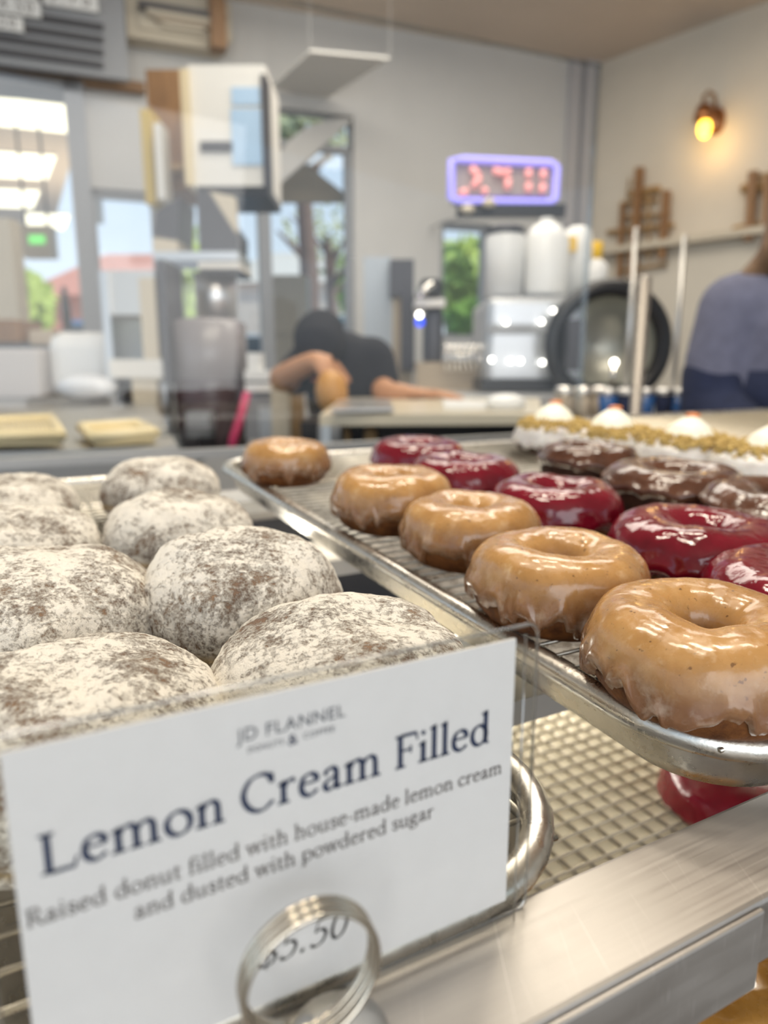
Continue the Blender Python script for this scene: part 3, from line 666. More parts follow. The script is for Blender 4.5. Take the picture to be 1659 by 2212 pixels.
# steel posts
def post(label, x, y0, y1, Y, m=STEEL, r=.013, zf=0.):
    t = thing('steel_post', Vector((atY(x, y1, Y).x, Y, zf)), label, 'post')
    a_, b_ = atY(x, y0, Y), atY(x - (y1 - y0) * .0 , y1, Y)
    k = MB(); k.tube([(b_.x, Y, zf + .005), (b_.x, Y, a_.z - r)], r, 14); k.build('tube', m, t, True)
    k = MB(); k.ball((b_.x, Y, a_.z - r), r * 1.02, 12, (1, 1, .6)); k.build('cap', m, t, True)
    k = MB(); k.lathe([(r * 2, zf), (r * 2, zf + .012), (r * 1.1, zf + .018)], (b_.x, Y, 0), 16); k.build('foot', m, t, True)
post('thick steel post standing just left of the person in the grey sweatshirt', 1372, 588, 905, 1.35, mat('weathered_steel', (.36, .33, .30), .5, 1.0), .0115)
post('slim pale post in front of the first wooden ship ornament', 1347, 488, 905, 1.75, STEELR, .006, ZC - .1385)
post('slim pale post right of the thick steel post', 1448, 505, 905, 1.75, STEELR, .006, ZC - .1385)
# canisters and blue cups
for i, x in enumerate((1222, 1262, 1300)):
    t = thing('canister', atY(x, 905, 1.8), ['leftmost', 'middle', 'rightmost'][i] + ' small metal canister behind the crumb-topped donuts', 'canister', 'metal canisters')
    px_lathe(x, [(18, 905), (18, 850)], 1.8).build('body', TAN, t, True); px_lathe(x, [(20, 852), (20, 838), (12, 834)], 1.8).build('lid', CHROME, t, True)
for i, x in enumerate((1318, 1356, 1400, 1440, 1472)):
    t = thing('blue_cup', atY(x, 915, 1.75), ['first', 'second', 'third', 'fourth', 'fifth'][i] + ' dark blue cup from the left in the row behind the steel post', 'cup', 'dark blue cups')
    px_lathe(x, [(15, 910), (20, 850)], 1.75).build('body', [BLUEC, NAVYC, BLUEC, NAVYC, BLUEC][i], t, True); px_lathe(x, [(21, 852), (21, 842), (14, 838)], 1.75).build('lid', STEELR, t, True)
# prep table behind the trays
worktop('cream topped preparation table in the middle behind the red donuts', (-.09, [(690, 896), (1172, 894), (1165, 860), (740, 858)]), 0, 'preparation_table', mat('cream_laminate', (.62, .55, .42), .3), .02)
worktop('narrow back counter carrying the drinks machines', (-.0885, [(880, 853), (1430, 853), (1400, 836), (890, 836)]), 0, 'back_counter', STEELR, .03)
worktop('low steel shelf under the row of dark blue cups', (-.1385, [(1196, 922), (1492, 916), (1480, 896), (1200, 898)]), 0, 'cup_shelf', STEELR, .02)
solo('steel_plate', MB().prism([atz(x, y, -.084) for x, y in [(715, 890), (850, 888), (842, 866), (730, 868)]], (0, 0, .005)), STEEL, 'shiny steel sheet on the preparation table below the person', 'plate')
solo('dough_ball', MB().ball(atz(1092, 885, -.09) + Vector((0, 0, .012)), .042, 16, (1, .8, .5)), WHITE, 'white mound of dough on the preparation table', 'dough', smooth=True)
solo('flour_sheet', MB().prism([atz(x, y, -.0895) for x, y in [(960, 884), (1055, 884), (1045, 868), (955, 866)]], (0, 0, .004)), WHITE, 'pale blue white sheet on the preparation table beside the drinks machine', 'sheet')
solo('dark_block', MB().pbox(650, 912, 1130, 1010, 1.5, .18), DARK, 'black box below the preparation table edge', 'bin')  # plain black box filling the dark area below the table edge
for i, x in enumerate((742, 800)):
    px_lathe(x, [(14, 975), (14, 935), (8, 925)], 1.42).build('bottle', WOODL, None, True)
for i, o in enumerate([o for o in bpy.data.objects if o.name.startswith('bottle') and 'label' not in o]):
    tag(o, ['brown bottle in front of the black box, left one', 'brown bottle in front of the black box, right one'][i], 'bottle')

# sconce
c = RW(1535, 250, 0)
t = thing('wall_sconce', c, 'copper wall sconce with a glowing amber bulb on the right wall', 'wall lamp')
w = lambda x, y, d: RW(x, y, d)
k = MB(); k.tube([w(1545, 235, .0), w(1545, 225, .09), w(1542, 205, .12), w(1530, 198, .13), w(1521, 208, .14), w(1520, 230, .14)], .011, 8); k.build('arm', WOOD, t, True)
k = MB(); p = w(1548, 262, .01); k.ball(p, .07, 16, (1, .5, 1)); k.build('backplate', mat('copper', (.40, .17, .07), .3, .9), t, True)
k = MB(); p = w(1520, 250, .14); k.lathe([(.045, -.03), (.05, .0), (.035, .05), (.012, .06)], p, 16); k.build('socket', MATS['copper'], t, True)
k = MB(); p = w(1522, 277, .14); k.ball(p, .034, 14, (1, 1, 1.5)); k.build('bulb', BULB, t, True)
lamp('sconce_light', 'POINT', w(1524, 283, .16) - Vector((0, 0, .07)), 1.1, (1, .62, .25)).data.shadow_soft_size = .04
# wooden ship ornaments on the ledge
def ship(label, bars, planks, c):
    t = thing('ship_ornament', RW(*c, .05), label, 'wall ornament', 'wooden ship ornaments')
    for (x0, y0, x1, y1, wd_) in bars:
        MB().tube([RW(x0, y0, .06), RW(x1, y1, .06)], wd_, 4).build('mast', WOOD, t)
    for (x0, y0, x1, y1, wd_) in planks:
        MB().tube([RW(x0, y0, .04), RW(x1, y1, .04)], wd_, 4).build('spar', WOODL, t)
ship('large brown wooden ship ornament with two masts on the right wall', [(1382, 362, 1366, 600, .030), (1440, 412, 1430, 560, .028), (1346, 440, 1338, 600, .02)],
     [(1362, 420, 1424, 408, .024), (1340, 440, 1420, 432, .012), (1340, 470, 1448, 462, .012), (1312, 502, 1455, 486, .016), (1330, 550, 1440, 535, .012), (1345, 585, 1440, 570, .012), (1360, 385, 1345, 500, .006), (1400, 412, 1402, 560, .010)], (1385, 590))
ship('second wooden ship ornament at the right picture edge behind the brown hair', [(1628, 370, 1618, 520, .030), (1660, 380, 1655, 500, .026)],
     [(1602, 408, 1650, 402, .024), (1584, 496, 1640, 486, .020), (1640, 380, 1700, 370, .01)], (1628, 520))

# ------------------------------------------------------------------ people
def skin_mesh(name, verts, edges, material, parent, sub=2):
    org = worldloc(parent); me = bpy.data.meshes.new(name); o = bpy.data.objects.new(name, me); COL.objects.link(o); o.parent = parent
    me.from_pydata([Vector(v[0]) - org for v in verts], edges, []); me.materials.append(material)
    md = o.modifiers.new('skin', 'SKIN'); md.use_smooth_shade = True
    for i, v in enumerate(verts):
        r = v[1]; me.skin_vertices[0].data[i].radius = r if isinstance(r, tuple) else (r, r)
    me.skin_vertices[0].data[0].use_root = True
    s = o.modifiers.new('sub', 'SUBSURF'); s.levels = s.render_levels = sub
    return o
def blobs(name, segs, material, parent, voxel=.010):
    """one continuous soft surface: overlapping balls along each segment, fused"""
    mb = MB()
    for p0, r0, p1, r1 in segs:
        n = max(2, int((Vector(p1) - Vector(p0)).length / (min(r0, r1) * .35)) + 1)
        for k in range(n):
            f = k / (n - 1); mb.ball(Vector(p0).lerp(Vector(p1), f), r0 + (r1 - r0) * f, 14)
    o = mb.build(name, material, parent, True)
    m = o.modifiers.new('fuse', 'REMESH'); m.mode = 'VOXEL'; m.voxel_size = voxel; m.use_smooth_shade = True
    m = o.modifiers.new('smooth', 'SMOOTH'); m.iterations = 6; m.factor = .6
    return o
def hand(V, E, wi, wrist, d, up, sc_=1., curl=.3):
    """wrist index wi in V; d: pointing direction, up: back-of-hand normal. palm, four unequal fingers, thumb"""
    d = Vector(d).normalized(); up = (Vector(up) - d * Vector(up).dot(d)).normalized(); side = d.cross(up)
    V.append((Vector(wrist) + d * .045 * sc_, (.030 * sc_, .014 * sc_))); p1 = len(V) - 1; E.append((wi, p1))
    V.append((Vector(wrist) + d * .080 * sc_, (.034 * sc_, .013 * sc_))); p2 = len(V) - 1; E.append((p1, p2))
    for k, (o_, ln) in enumerate([(-.027, .068), (-.009, .078), (.009, .073), (.027, .056)]):
        prev = p2; p = Vector(wrist) + d * .088 * sc_ + side * o_ * sc_; dd = d.copy()
        for j in range(3):
            dd = (dd - up * curl * (.5 + .4 * j)).normalized(); p = p + dd * ln * sc_ / 3
            V.append((p.copy(), (.0088 - .0008 * j) * sc_)); E.append((prev, len(V) - 1)); prev = len(V) - 1
    p = Vector(wrist) + d * .03 * sc_ - side * .035 * sc_; V.append((p, .011 * sc_)); E.append((p1, len(V) - 1)); prev = len(V) - 1
    for j in range(2):
        p = p + (d * .8 - side * .35 - up * curl * .6).normalized() * .028 * sc_; V.append((p.copy(), (.0095 - .001 * j) * sc_)); E.append((prev, len(V) - 1)); prev = len(V) - 1
def head(root, c, r, face, hairm, long=False, cap=None):
    """face features and hair on a head centre c"""
    f = Vector(face).normalized(); sd = f.cross(Vector((0, 0, 1))).normalized(); up = Vector((0, 0, 1))
    ey = MB()
    for s in (-1, 1): ey.ball(c + f * r * .86 + sd * s * r * .34 + up * r * .05, r * .11, 10)
    ey.build('eyes', mat('eye', (.03, .02, .015), .2), root, True)
    mo = MB(); mo.ball(c + f * r * .84 - up * r * .62, r * .2, 10, (1, 1, .35)); mo.build('mouth', mat('lips', (.40, .13, .10), .5), root, True)
    return f, sd, up
# person in the grey sweatshirt (right edge)
Y1 = 1.6
g = lambda x, y, dy=0.: atY(x, y, Y1 + dy)
root = thing('person', Vector((g(1720, 800).x, Y1, 0)), 'person with brown hair in a slate grey sweatshirt and navy apron at the right edge', 'person')
hc = g(1712, 470); zf = 0.0
V = [(Vector((hc.x, Y1, .80)), .10), (g(1715, 900), .09), (g(1710, 740), .09), (g(1705, 640), .08), (g(1716, 595), .050), (g(1738, 552), .05),
     (g(1758, 515, -.01), .060), (g(1764, 470), .066), (g(1766, 440), .056),
     (g(1585, 655), .062), (g(1550, 770, .0), .052), (g(1535, 880, -.02), .044), (g(1600, 935, -.15), .036), (g(1650, 945, -.20), .026),
     (g(1842, 655), .062), (g(1870, 770), .052), (g(1880, 890, -.02), .044), (g(1800, 940, -.15), .036), (g(1760, 945, -.2), .026)]
E_ = [(0, 1), (1, 2), (2, 3), (3, 4), (4, 5), (5, 6), (6, 7), (7, 8), (3, 9), (9, 10), (10, 11), (11, 12), (12, 13), (3, 14), (14, 15), (15, 16), (16, 17), (17, 18)]
for s_ in (-1, 1):                                            # legs below the counter
    k0_ = len(V); V += [(Vector((hc.x + s_ * .09, Y1, .74)), .085), (Vector((hc.x + s_ * .10, Y1 - .01, .45)), .058), (Vector((hc.x + s_ * .10, Y1 + .01, .09)), .042), (Vector((hc.x + s_ * .11, Y1 - .12, .035)), .035)]
    E_ += [(0, k0_), (k0_, k0_ + 1), (k0_ + 1, k0_ + 2), (k0_ + 2, k0_ + 3)]
hand(V, E_, 13, g(1650, 945, -.20), (.8, -.3, -.1), (0, 0, 1), 1.0, .35)
hand(V, E_, 18, g(1760, 945, -.20), (-.8, -.3, -.1), (0, 0, 1), 1.0, .35)
nose = len(V); V.append((g(1726, 512, -.075), .014)); E_.append((6, nose))
skin_mesh('body', V, E_, SKIN, root)
A, B_, C_, D_, H_ = g(1585, 668), g(1550, 780), g(1538, 885, -.02), g(1610, 935, -.14), g(1706, 612)
blobs('sweatshirt', [(g(1714, 1010), .150, g(1712, 830), .150), (g(1712, 830), .150, g(1710, 730), .142), (A, .076, g(1700, 660), .10), (g(1700, 660), .10, g(1842, 668), .076), (H_, .075, g(1708, 660), .11),
    (A, .076, B_, .070), (B_, .070, C_, .062), (C_, .062, D_, .048), (g(1842, 668), .076, g(1872, 780), .070), (g(1872, 780), .070, g(1880, 885, -.02), .062)], SLATE, root)
ap = MB(); vs = []; fs = []; nn = 14
prof_ = [(880, 1.0), (850, 1.02), (800, 1.03), (1180, 1.05)]
for y in (800, 860, 960, 1400):
    for i in range(nn):
        q = math.pi * (1.02 + .96 * i / (nn - 1)); c_ = g(1712, min(y, 985)); z_ = c_.z if y < 1000 else .55
        rx = .165 - (.02 if y == 800 else 0)
        vs.append(Vector((c_.x + rx * math.cos(q), Y1 + .162 * math.sin(q), z_)))
for j in range(3):
    for i in range(nn - 1): fs.append((j * nn + i, j * nn + i + 1, (j + 1) * nn + i + 1, (j + 1) * nn + i))
o = ap.add(vs, fs).build('apron', NAVYC, root, True); o.modifiers.new('solid', 'SOLIDIFY').thickness = .006
blobs('sleeve_cover', [(g(1545, 815), .0735, C_, .069), (C_, .069, D_, .055)], NAVYC, root)
blobs('hair', [(g(1768, 452), .100, g(1755, 510, .01), .098), (g(1755, 510, .01), .098, g(1722, 560, .0), .078), (g(1722, 560), .078, g(1665, 582, -.02), .046), (g(1665, 582, -.02), .046, g(1608, 604, -.02), .020), (g(1735, 470, -.05), .07, g(1700, 545, -.06), .055)], HAIR, root)
head(root, g(1758, 490), .072, (-.65, -.75, 0), HAIR)
# person leaning over the table
Y2 = 2.05
g = lambda x, y, dy=0.: atY(x, y, Y2 + dy)
root = thing('person', Vector((g(745, 800).x, Y2 + .35, 0)), 'person in black leaning over the table holding amber dough in one hand', 'person')
bx = g(745, 800).x
V = [(Vector((bx, Y2 + .36, .88)), .09), (g(745, 850, .22), .09), (g(742, 800, .10), .09), (g(738, 775, .04), .07), (g(712, 752, -.04), .045), (g(696, 742, -.06), .045),
     (g(690, 745, -.10), .055), (g(692, 728, -.08), .055),
     (g(800, 780, .02), .050), (g(824, 825, -.02), .040), (g(830, 850, -.08), .036), (g(868, 848, -.14), .026),
     (g(672, 790, .02), .050), (g(630, 815, -.05), .042), (g(598, 822, -.12), .036), (g(645, 795, -.2), .031), (g(690, 774, -.27), .025)]
E_ = [(0, 1), (1, 2), (2, 3), (3, 4), (4, 5), (5, 6), (6, 7), (3, 8), (8, 9), (9, 10), (10, 11), (3, 12), (12, 13), (13, 14), (14, 15), (15, 16)]
for s_ in (-1, 1):
    k0_ = len(V); V += [(Vector((bx + s_ * .09, Y2 + .36, .80)), .085), (Vector((bx + s_ * .10, Y2 + .33, .46)), .058), (Vector((bx + s_ * .10, Y2 + .36, .09)), .042), (Vector((bx + s_ * .11, Y2 + .24, .035)), .035)]
    E_ += [(0, k0_), (k0_, k0_ + 1), (k0_ + 1, k0_ + 2), (k0_ + 2, k0_ + 3)]
hand(V, E_, 11, g(868, 848, -.14), (1, -.25, -.02), (0, 0, 1), 1.0, .12)
hand(V, E_, 16, g(690, 772, -.27), (.35, -.15, -.9), (.3, -.8, .35), 1.0, .42)
nose = len(V); V.append((g(680, 765, -.17), .012)); E_.append((6, nose))
skin_mesh('body', V, E_, SKIN, root)
blobs('shirt', [(Vector((bx, Y2 + .34, .92)), .13, g(748, 860, .12), .125), (g(748, 860, .12), .125, g(742, 812, .02), .112), (g(672, 788), .072, g(800, 782), .074), (g(740, 790), .10, g(718, 764, -.03), .07),
    (g(800, 782), .074, g(822, 826, -.02), .058), (g(672, 788), .072, g(640, 810, -.03), .058)], BLACKC, root)
blobs('hair', [(g(694, 720, -.09), .066, g(688, 745, -.13), .068), (g(690, 730, -.10), .072, g(708, 752, -.05), .055)], BLACKC, root, .008)
head(root, g(690, 758, -.12), .060, (-.2, -.6, -.7), BLACKC)
k = MB(); k.ball(g(716, 845, -.34), .046, 16, (.85, .8, 1.1))
solo('dough_piece', k, AMBER, 'amber lump of dough gripped in the raised hand of the leaning person', 'dough', smooth=True)

for pr, px_, py_, pz_ in ((bpy.data.objects['person'], hc.x, Y1, .84), (root, bx, Y2 + .35, .90)):
    segs = [(Vector((px_ - .05, py_, pz_)), .125, Vector((px_ + .05, py_, pz_)), .125)]
    for s_ in (-1, 1):
        segs += [(Vector((px_ + s_ * .08, py_, pz_ - .06)), .105, Vector((px_ + s_ * .10, py_ - .01, .46)), .078), (Vector((px_ + s_ * .10, py_ - .01, .46)), .078, Vector((px_ + s_ * .10, py_ + .01, .12)), .062)]
    blobs('trousers', segs, NAVYC, pr, .014)
    for s_ in (-1, 1):
        k = MB(); k.ball((px_ + s_ * .105, py_ - .05, .05), .085, 14, (.62, 1.5, .55)); k.build('shoe', DARK, pr, True)
# ------------------------------------------------------------------ sneeze guard glass behind the trays
gA = math.radians(66); GD = Vector((-math.sin(gA), -math.cos(gA), 0))
c = ray(1270, 700); c = c * (1.32 / c.y); G0 = Vector((c.x, c.y, 0))
gz1 = ray(1285, 140); gz1 = gz1.z * (1.32 / gz1.y)
def gbox(mb, s0, s1, z0, z1, d0, d1):
    n = Vector((-GD.y, GD.x, 0)); n = n if n.y > 0 else -n
    P = lambda s, z, d: G0 + GD * s + n * d + Vector((0, 0, ZC + z))
    return mb.hexa([P(s0, z0, d0), P(s1, z0, d0), P(s1, z0, d1), P(s0, z0, d1), P(s0, z1, d0), P(s1, z1, d0), P(s1, z1, d1), P(s0, z1, d1)])
t = thing('sneeze_guard', G0 + Vector((0, 0, ZC - .1)), 'tall clear glass sneeze guard behind the donut trays', 'glass guard')
gbox(MB(), .012, 1.35, -.122, gz1 - .004, 0, .006).build('glass_panel', GLASS, t)
gbox(MB(), .004, .012, -.122, gz1, .0, .006).build('polished_edge', ACRYL, t)
gbox(MB(), 0, 1.35, gz1 - .004, gz1, -.0, .006).build('top_edge', ACRYL, t)
gbox(MB(), 0, 1.35, -.135, -.122, -.006, .012).build('base_channel', STEELR, t)

# ------------------------------------------------------------------ display case
TILT = .0431
lamp('case_lamp', 'AREA', W(.35, .50, -.16), 2.0, (1, .94, .82), .9, .05, W(.33, .25, -.26)).rotation_mode = 'XYZ'
t = thing('display_case', W(.3, .4, -ZC), 'stainless steel bakery display case carrying the donut trays', 'display case')
MB().uvbox(-.6, 1.5, .081, .107, -.134, -.116).build('front_rail', RAILM, t, bevel=.0012)
MB().uvbox(-.6, .137, .0795, .0809, -.1375, -.117).build('face_plate', RAILM, t, bevel=.0005)
MB().uvbox(-.6, 1.5, .62, .64, -.141, -.114).build('back_rail', RAILM, t, bevel=.001)
MB().uvbox(-.62, 1.5, .11, .62, -.36, -.345).build('lower_shelf', STEELR, t)
MB().uvbox(-.62, -.6, .081, .64, -1.15, -.116).build('side_panel', STEELR, t)
MB().uvbox(1.5, 1.52, .081, .64, -1.15, -.116).build('side_panel', STEELR, t)
MB().uvbox(-.6, 1.5, .63, .64, -1.15, -.141).build('back_panel', DGREY, t)
MB().uvbox(-.6, 1.5, .115, .62, -1.15, -.90).build('plinth', DGREY, t)
for v_ in (.205, .40, .58):
    MB().uvbox(-.6, 1.5, v_, v_ + .045, -.150, -.1395, TILT).build('tray_support', STEELR, t)

def rrect(u0, u1, v0, v1, r, n=8):
    P = []
    for (cu_, cv_, a0) in [(u1 - r, v1 - r, 0), (u0 + r, v1 - r, 90), (u0 + r, v0 + r, 180), (u1 - r, v0 + r, 270)]:
        for i in range(n + 1):
            q = math.radians(a0 + 90 * i / n); P.append((cu_ + r * math.cos(q), cv_ + r * math.sin(q)))
    return P
def sheet_pan(label, u0, u1, v0, v1, zr, tilt=TILT, group=None, depth=.0235, rc=.042):
    t = thing('sheet_pan', W((u0 + u1) / 2, (v0 + v1) / 2, zr + tilt * (v0 + v1) / 2 - depth), label, 'baking tray', group)
    rb = .0042
    prof = []                                                # (inset, z): bead first
    for i in range(11):
        q = math.radians(-60 - 300 * i / 10 + 0); prof.append((rb - rb * math.cos(q + math.pi / 2) , -rb + rb * math.sin(q + math.pi / 2)))
    bead = MB(); path = rrect(u0 + rb, u1 - rb, v0 + rb, v1 - rb, rc - rb)
    jit = lambda u, v: .00035 * noise.noise(Vector((u * 120, v * 120, 3)))
    bead.tube([W(u, v, zr - rb + tilt * v + jit(u, v)) for u, v in path], rb, 12, closed=True); bead.build('rolled_rim', PANM, t, True)
    vs = []; fs = []; rings = [(rb * 1.6, -rb * .6), (rb * 1.9, -rb * 1.4), (.013, -depth + .004), (.016, -depth + .001), (.020, -depth)]
    th = .0012; outer = [(.019, -depth - th), (.0135, -depth + .001), (.010, -depth + .006), (rb * 1.2, -rb * 1.5)]
    allr = rings[::-1]; n = None
    def ring(ins, z):
        rr = max(.006, rc - ins); return [W(u, v, zr + z + tilt * v) for u, v in rrect(u0 + ins, u1 - ins, v0 + ins, v1 - ins, rr)]
    def skinrings(rs, capfirst):
        mb = MB(); vs = []; n = 0
        for ins, z in rs:
            R = ring(ins, z); n = len(R); vs += R
        fs = [(j * n + i, j * n + (i + 1) % n, (j + 1) * n + (i + 1) % n, (j + 1) * n + i) for j in range(len(rs) - 1) for i in range(n)]
        fs.append(tuple(range(n - 1, -1, -1)))
        return mb.add(vs, fs)
    skinrings(allr, True).build('pan_interior', PANM, t, True)
    o = skinrings(outer, True).build('pan_underside', PANM, t, True)
    return t
def wire_rack(label, u0, u1, v0, v1, z, tilt=TILT, su=.0092, sv=.062, group=None, r=.00075, m=None, fd=.0135):
    m = m or WIRE
    t = thing('wire_rack', W((u0 + u1) / 2, (v0 + v1) / 2, z + tilt * (v0 + v1) / 2 - .012), label, 'cooling rack', group)
    P = lambda u, v, dz=0.: W(u, v, z + tilt * v + dz)
    k = MB(); nv = int((v1 - v0) / su)
    for i in range(nv + 1):
        v = v0 + (v1 - v0) * i / nv; k.tube([P(u0 - .001, v, -r), P(u1 + .001, v, -r)], r, 5)
    o = k.build('wire_grid', m, t, True)
    k = MB(); nu = max(2, int((u1 - u0) / sv))
    for i in range(1, nu): 
        u = u0 + (u1 - u0) * i / nu; k.tube([P(u, v0, -3.2 * r), P(u, v1, -3.2 * r)], r * 1.3, 6)
    k.build('cross_wires', m, t, True)
    k = MB(); k.tube([P(u, v, -3.2 * r) for u, v in rrect(u0, u1, v0, v1, .012, 4)], r * 1.9, 8, closed=True); k.build('frame', m, t, True)
    for (u, v) in [(u0 + .02, v0 + .03), (u1 - .02, v0 + .03), (u0 + .02, v1 - .03), (u1 - .02, v1 - .03)]:
        k = MB(); k.tube([P(u, v - .01, -3 * r), P(u, v, -fd), P(u, v + .01, -3 * r)], r * 1.3, 6); k.build('foot', m, t, True)
    return t
ZR = -.1035
sheet_pan('aluminium sheet pan holding the glazed, red and chocolate ring donuts', .1515, .665, .099, .60, ZR)
wire_rack('wire rack in the pan of glazed and red donuts', .1635, .652, .112, .588, ZR - .003)
sheet_pan('aluminium sheet pan beside the crumb-topped donuts at upper right', .675, 1.13, .26, .735, ZR + .002)
wire_rack('empty pale wire rack in the upper right pan', .688, 1.118, .273, .722, ZR - .001, m=mat('pale_wire', (.75, .66, .50), .4, .6))
ZL = -.1145
sheet_pan('aluminium sheet pan full of powdered donuts on the left', -.34, .1215, .104, .615, ZL)
wire_rack('wire rack under the powdered donuts', -.327, .1095, .117, .60, ZL - .004)
# lower shelf pan, parchment, rack and donut
sheet_pan('lower sheet pan lined with parchment seen in the gap between the trays', .10, .62, .135, .50, -.235, 0.0)
solo('parchment_sheet', MB().uvbox(.125, .595, .16, .475, -.2480, -.2470), PAPER, 'cream parchment lining the lower pan', 'baking paper')
wire_rack('wire grid over the parchment in the lower pan', .122, .60, .157, .478, -.243, 0.0, su=.0098, sv=.0115, m=mat('dull_wire', (.50, .45, .36), .45, .8), r=.0008, fd=.0035)
t = bpy.data.objects['display_case']
for (u0, u1) in ((.09, .10), (.62, .63)):
    MB().uvbox(u0, u1, .12, .62, -.345, -.262).build('pan_runner', STEELR, t)
MB().uvbox(.09, .63, .14, .49, -.262, -.2585).build('pan_runner', STEELR, t)

# ------------------------------------------------------------------ donuts
def fbm(p, s, seed): return noise.noise(Vector((p.x * s + seed * 7.3, p.y * s - seed * 3.1, p.z * s + seed)))
def ring_profile(phi, D, hole, H):
    R = D / 2; a = (R - hole) / 2; R0 = hole + a; b = H / 2
    c, s = math.cos(phi), math.sin(phi); e = .80
    return R0 + a * math.copysign(abs(c) ** e, c), b + b * math.copysign(abs(s) ** .85, s)
def ring_donut(t, D, H, hole, seed, doughm, icem, lo=-30., drip=30., thick=.0010, freq=11, n=96):
    org = worldloc(t); mb = MB(); vs = []; fs = []; m = 40
    def pt(th, phi, off=0.):
        r, z = ring_profile(phi, D, hole, H)
        k = 1 + .035 * noise.noise(Vector((math.cos(th) * 1.3 + seed, math.sin(th) * 1.3, phi * .3)))
        r2, z2 = ring_profile(phi + .01, D, hole, H); r1, z1 = ring_profile(phi - .01, D, hole, H)
        tx, tz = r2 - r1, z2 - z1; L_ = math.hypot(tx, tz) or 1; nr, nz_ = tz / L_, -tx / L_
        r = r * k + nr * off; z = z * (1 + .06 * noise.noise(Vector((math.cos(th) * 1.1, math.sin(th) * 1.1, seed * 2.)))) + nz_ * off
        return org + Vector((r * math.cos(th), r * math.sin(th), max(z, .0)))
    for i in range(n):
        for j in range(m):
            p = pt(2 * math.pi * i / n, 2 * math.pi * j / m); d = (p - org)
            vs.append(p + d.normalized() * .0006 * fbm(d, 160, seed))
    fs = [(i * m + j, ((i + 1) % n) * m + j, ((i + 1) % n) * m + (j + 1) % m, i * m + (j + 1) % m) for i in range(n) for j in range(m)]
    mb.add(vs, fs).build('dough', doughm, t, True)
    if icem is None: return
    mb = MB(); vs = []; m2 = 34; N2 = n * 2
    for i in range(N2):
        th = 2 * math.pi * i / N2
        a_ = noise.noise(Vector((math.cos(th) * freq / 2.2 + seed * 3, math.sin(th) * freq / 2.2, .5))); b_ = noise.noise(Vector((math.cos(th) * freq + seed, math.sin(th) * freq, 1.7)))
        end = lo - drip * (max(0, a_) * 1.1 + max(0, b_) * .9) + drip * .25 * min(0, a_)
        end = max(end, -85); st = 212 + 14 * b_
        for j in range(m2):
            k = j / (m2 - 1); phi = math.radians(st + (end - st) * k)
            edge = min(1., (1 - k) / .05) ** .5; bead = 1 + 1.2 * math.exp(-((k - .94) / .035) ** 2)
            off = thick * edge * bead * min(1, k / .03 + .05) + .0
            q_ = pt(th, phi); off += .0007 * edge * fbm(q_ - org, 75, seed) + .0003 * edge * fbm(q_ - org, 210, seed)
            vs.append(pt(th, phi, off + .0004))
    fs = [(i * m2 + j, ((i + 1) % N2) * m2 + j, ((i + 1) % N2) * m2 + j + 1, i * m2 + j + 1) for i in range(N2) for j in range(m2 - 1)]
    mb.add(vs, fs).build('icing', icem, t, True)
TR = ZR - .0028                                               # top of the right rack (at v = 0)
TL = ZL - .0038
def seat(t, tilt=TILT):                                      # lean a donut with its tray
    ax = Vector((SA, CA, 0)); t.rotation_mode = 'QUATERNION'; t.rotation_quaternion = Matrix.Rotation(math.atan(tilt), 3, ax).to_quaternion()
def on_rack(x, y, mid, top):
    u, v, _ = uvplane(x, y, -(top + mid), TILT); return u, v
protos = []
glz = [(618, 1000, .0605, 'tan glazed ring donut alone at the far left corner of its pan'), (846, 1086, .0645, 'tan glazed ring donut third farthest, beside the crumpled red pair'),
       (1016, 1150, .0636, 'tan glazed ring donut in the middle of the glazed row, left of a red donut'), (1203, 1258, .0656, 'tan glazed ring donut second from the front, with drips over the rack'),
       (1515, 1412, .0655, 'large tan glazed ring donut nearest the camera at the right edge')]
for i, (x, y, D, lab) in enumerate(glz):
    u, v = on_rack(x, y, .0145, TR); t = thing('glazed_donut', W(u, v, TR + TILT * v + .0006), lab, 'donut', 'tan glazed donuts')
    ring_donut(t, D, .0285 if i != 1 else .031, .0085 if i > 2 else .006, 3 + i * 5, DOUGH, GLAZE, -10, 40, .0013, 11); seat(t)
reds = [(903, 988, .069, 'crimson iced donut farthest back in the red row'), (1003, 1030, .070, 'crimson iced donut second from the back, touching the farthest red one'),
        (1198, 1092, .070, 'crimson iced donut in the middle between glazed and chocolate donuts'), (1508, 1182, .077, 'big crimson iced donut second from the front'),
        (1765, 1300, .077, 'crimson iced donut cut off by the right picture edge')]
for i, (x, y, D, lab) in enumerate(reds):
    u, v = on_rack(x, y, .015, TR); t = thing('red_donut', W(u, v, TR + TILT * v + .0006), lab, 'donut', 'crimson iced donuts')
    ring_donut(t, D, .0265, .009 if i > 1 else .006, 31 + i * 5, DOUGH, RED, -14, 20, .0016, 6); seat(t)
chs = [(1270, 1014, .068, 'chocolate iced ring donut farthest back'), (1455, 1068, .083, 'chocolate iced ring donut in the middle, behind the big crimson one'), (1690, 1122, .082, 'chocolate iced ring donut at the right picture edge')]
for i, (x, y, D, lab) in enumerate(chs):
    u, v = on_rack(x, y, .015, TR); t = thing('chocolate_donut', W(u, v, TR + TILT * v + .0006), lab, 'donut', 'chocolate iced donuts')
    ring_donut(t, D, .031, .011, 61 + i * 5, CHOCD, CHOC, 12, 14, .0016, 5); seat(t)
crs = [(1192, 945, .070, 'crumb-topped cream donut leftmost and farthest back'), (1318, 962, .078, 'crumb-topped cream donut second from the left'),
       (1482, 985, .082, 'crumb-topped cream donut third from the left'), (1660, 1012, .086, 'crumb-topped cream donut at the right picture edge')]
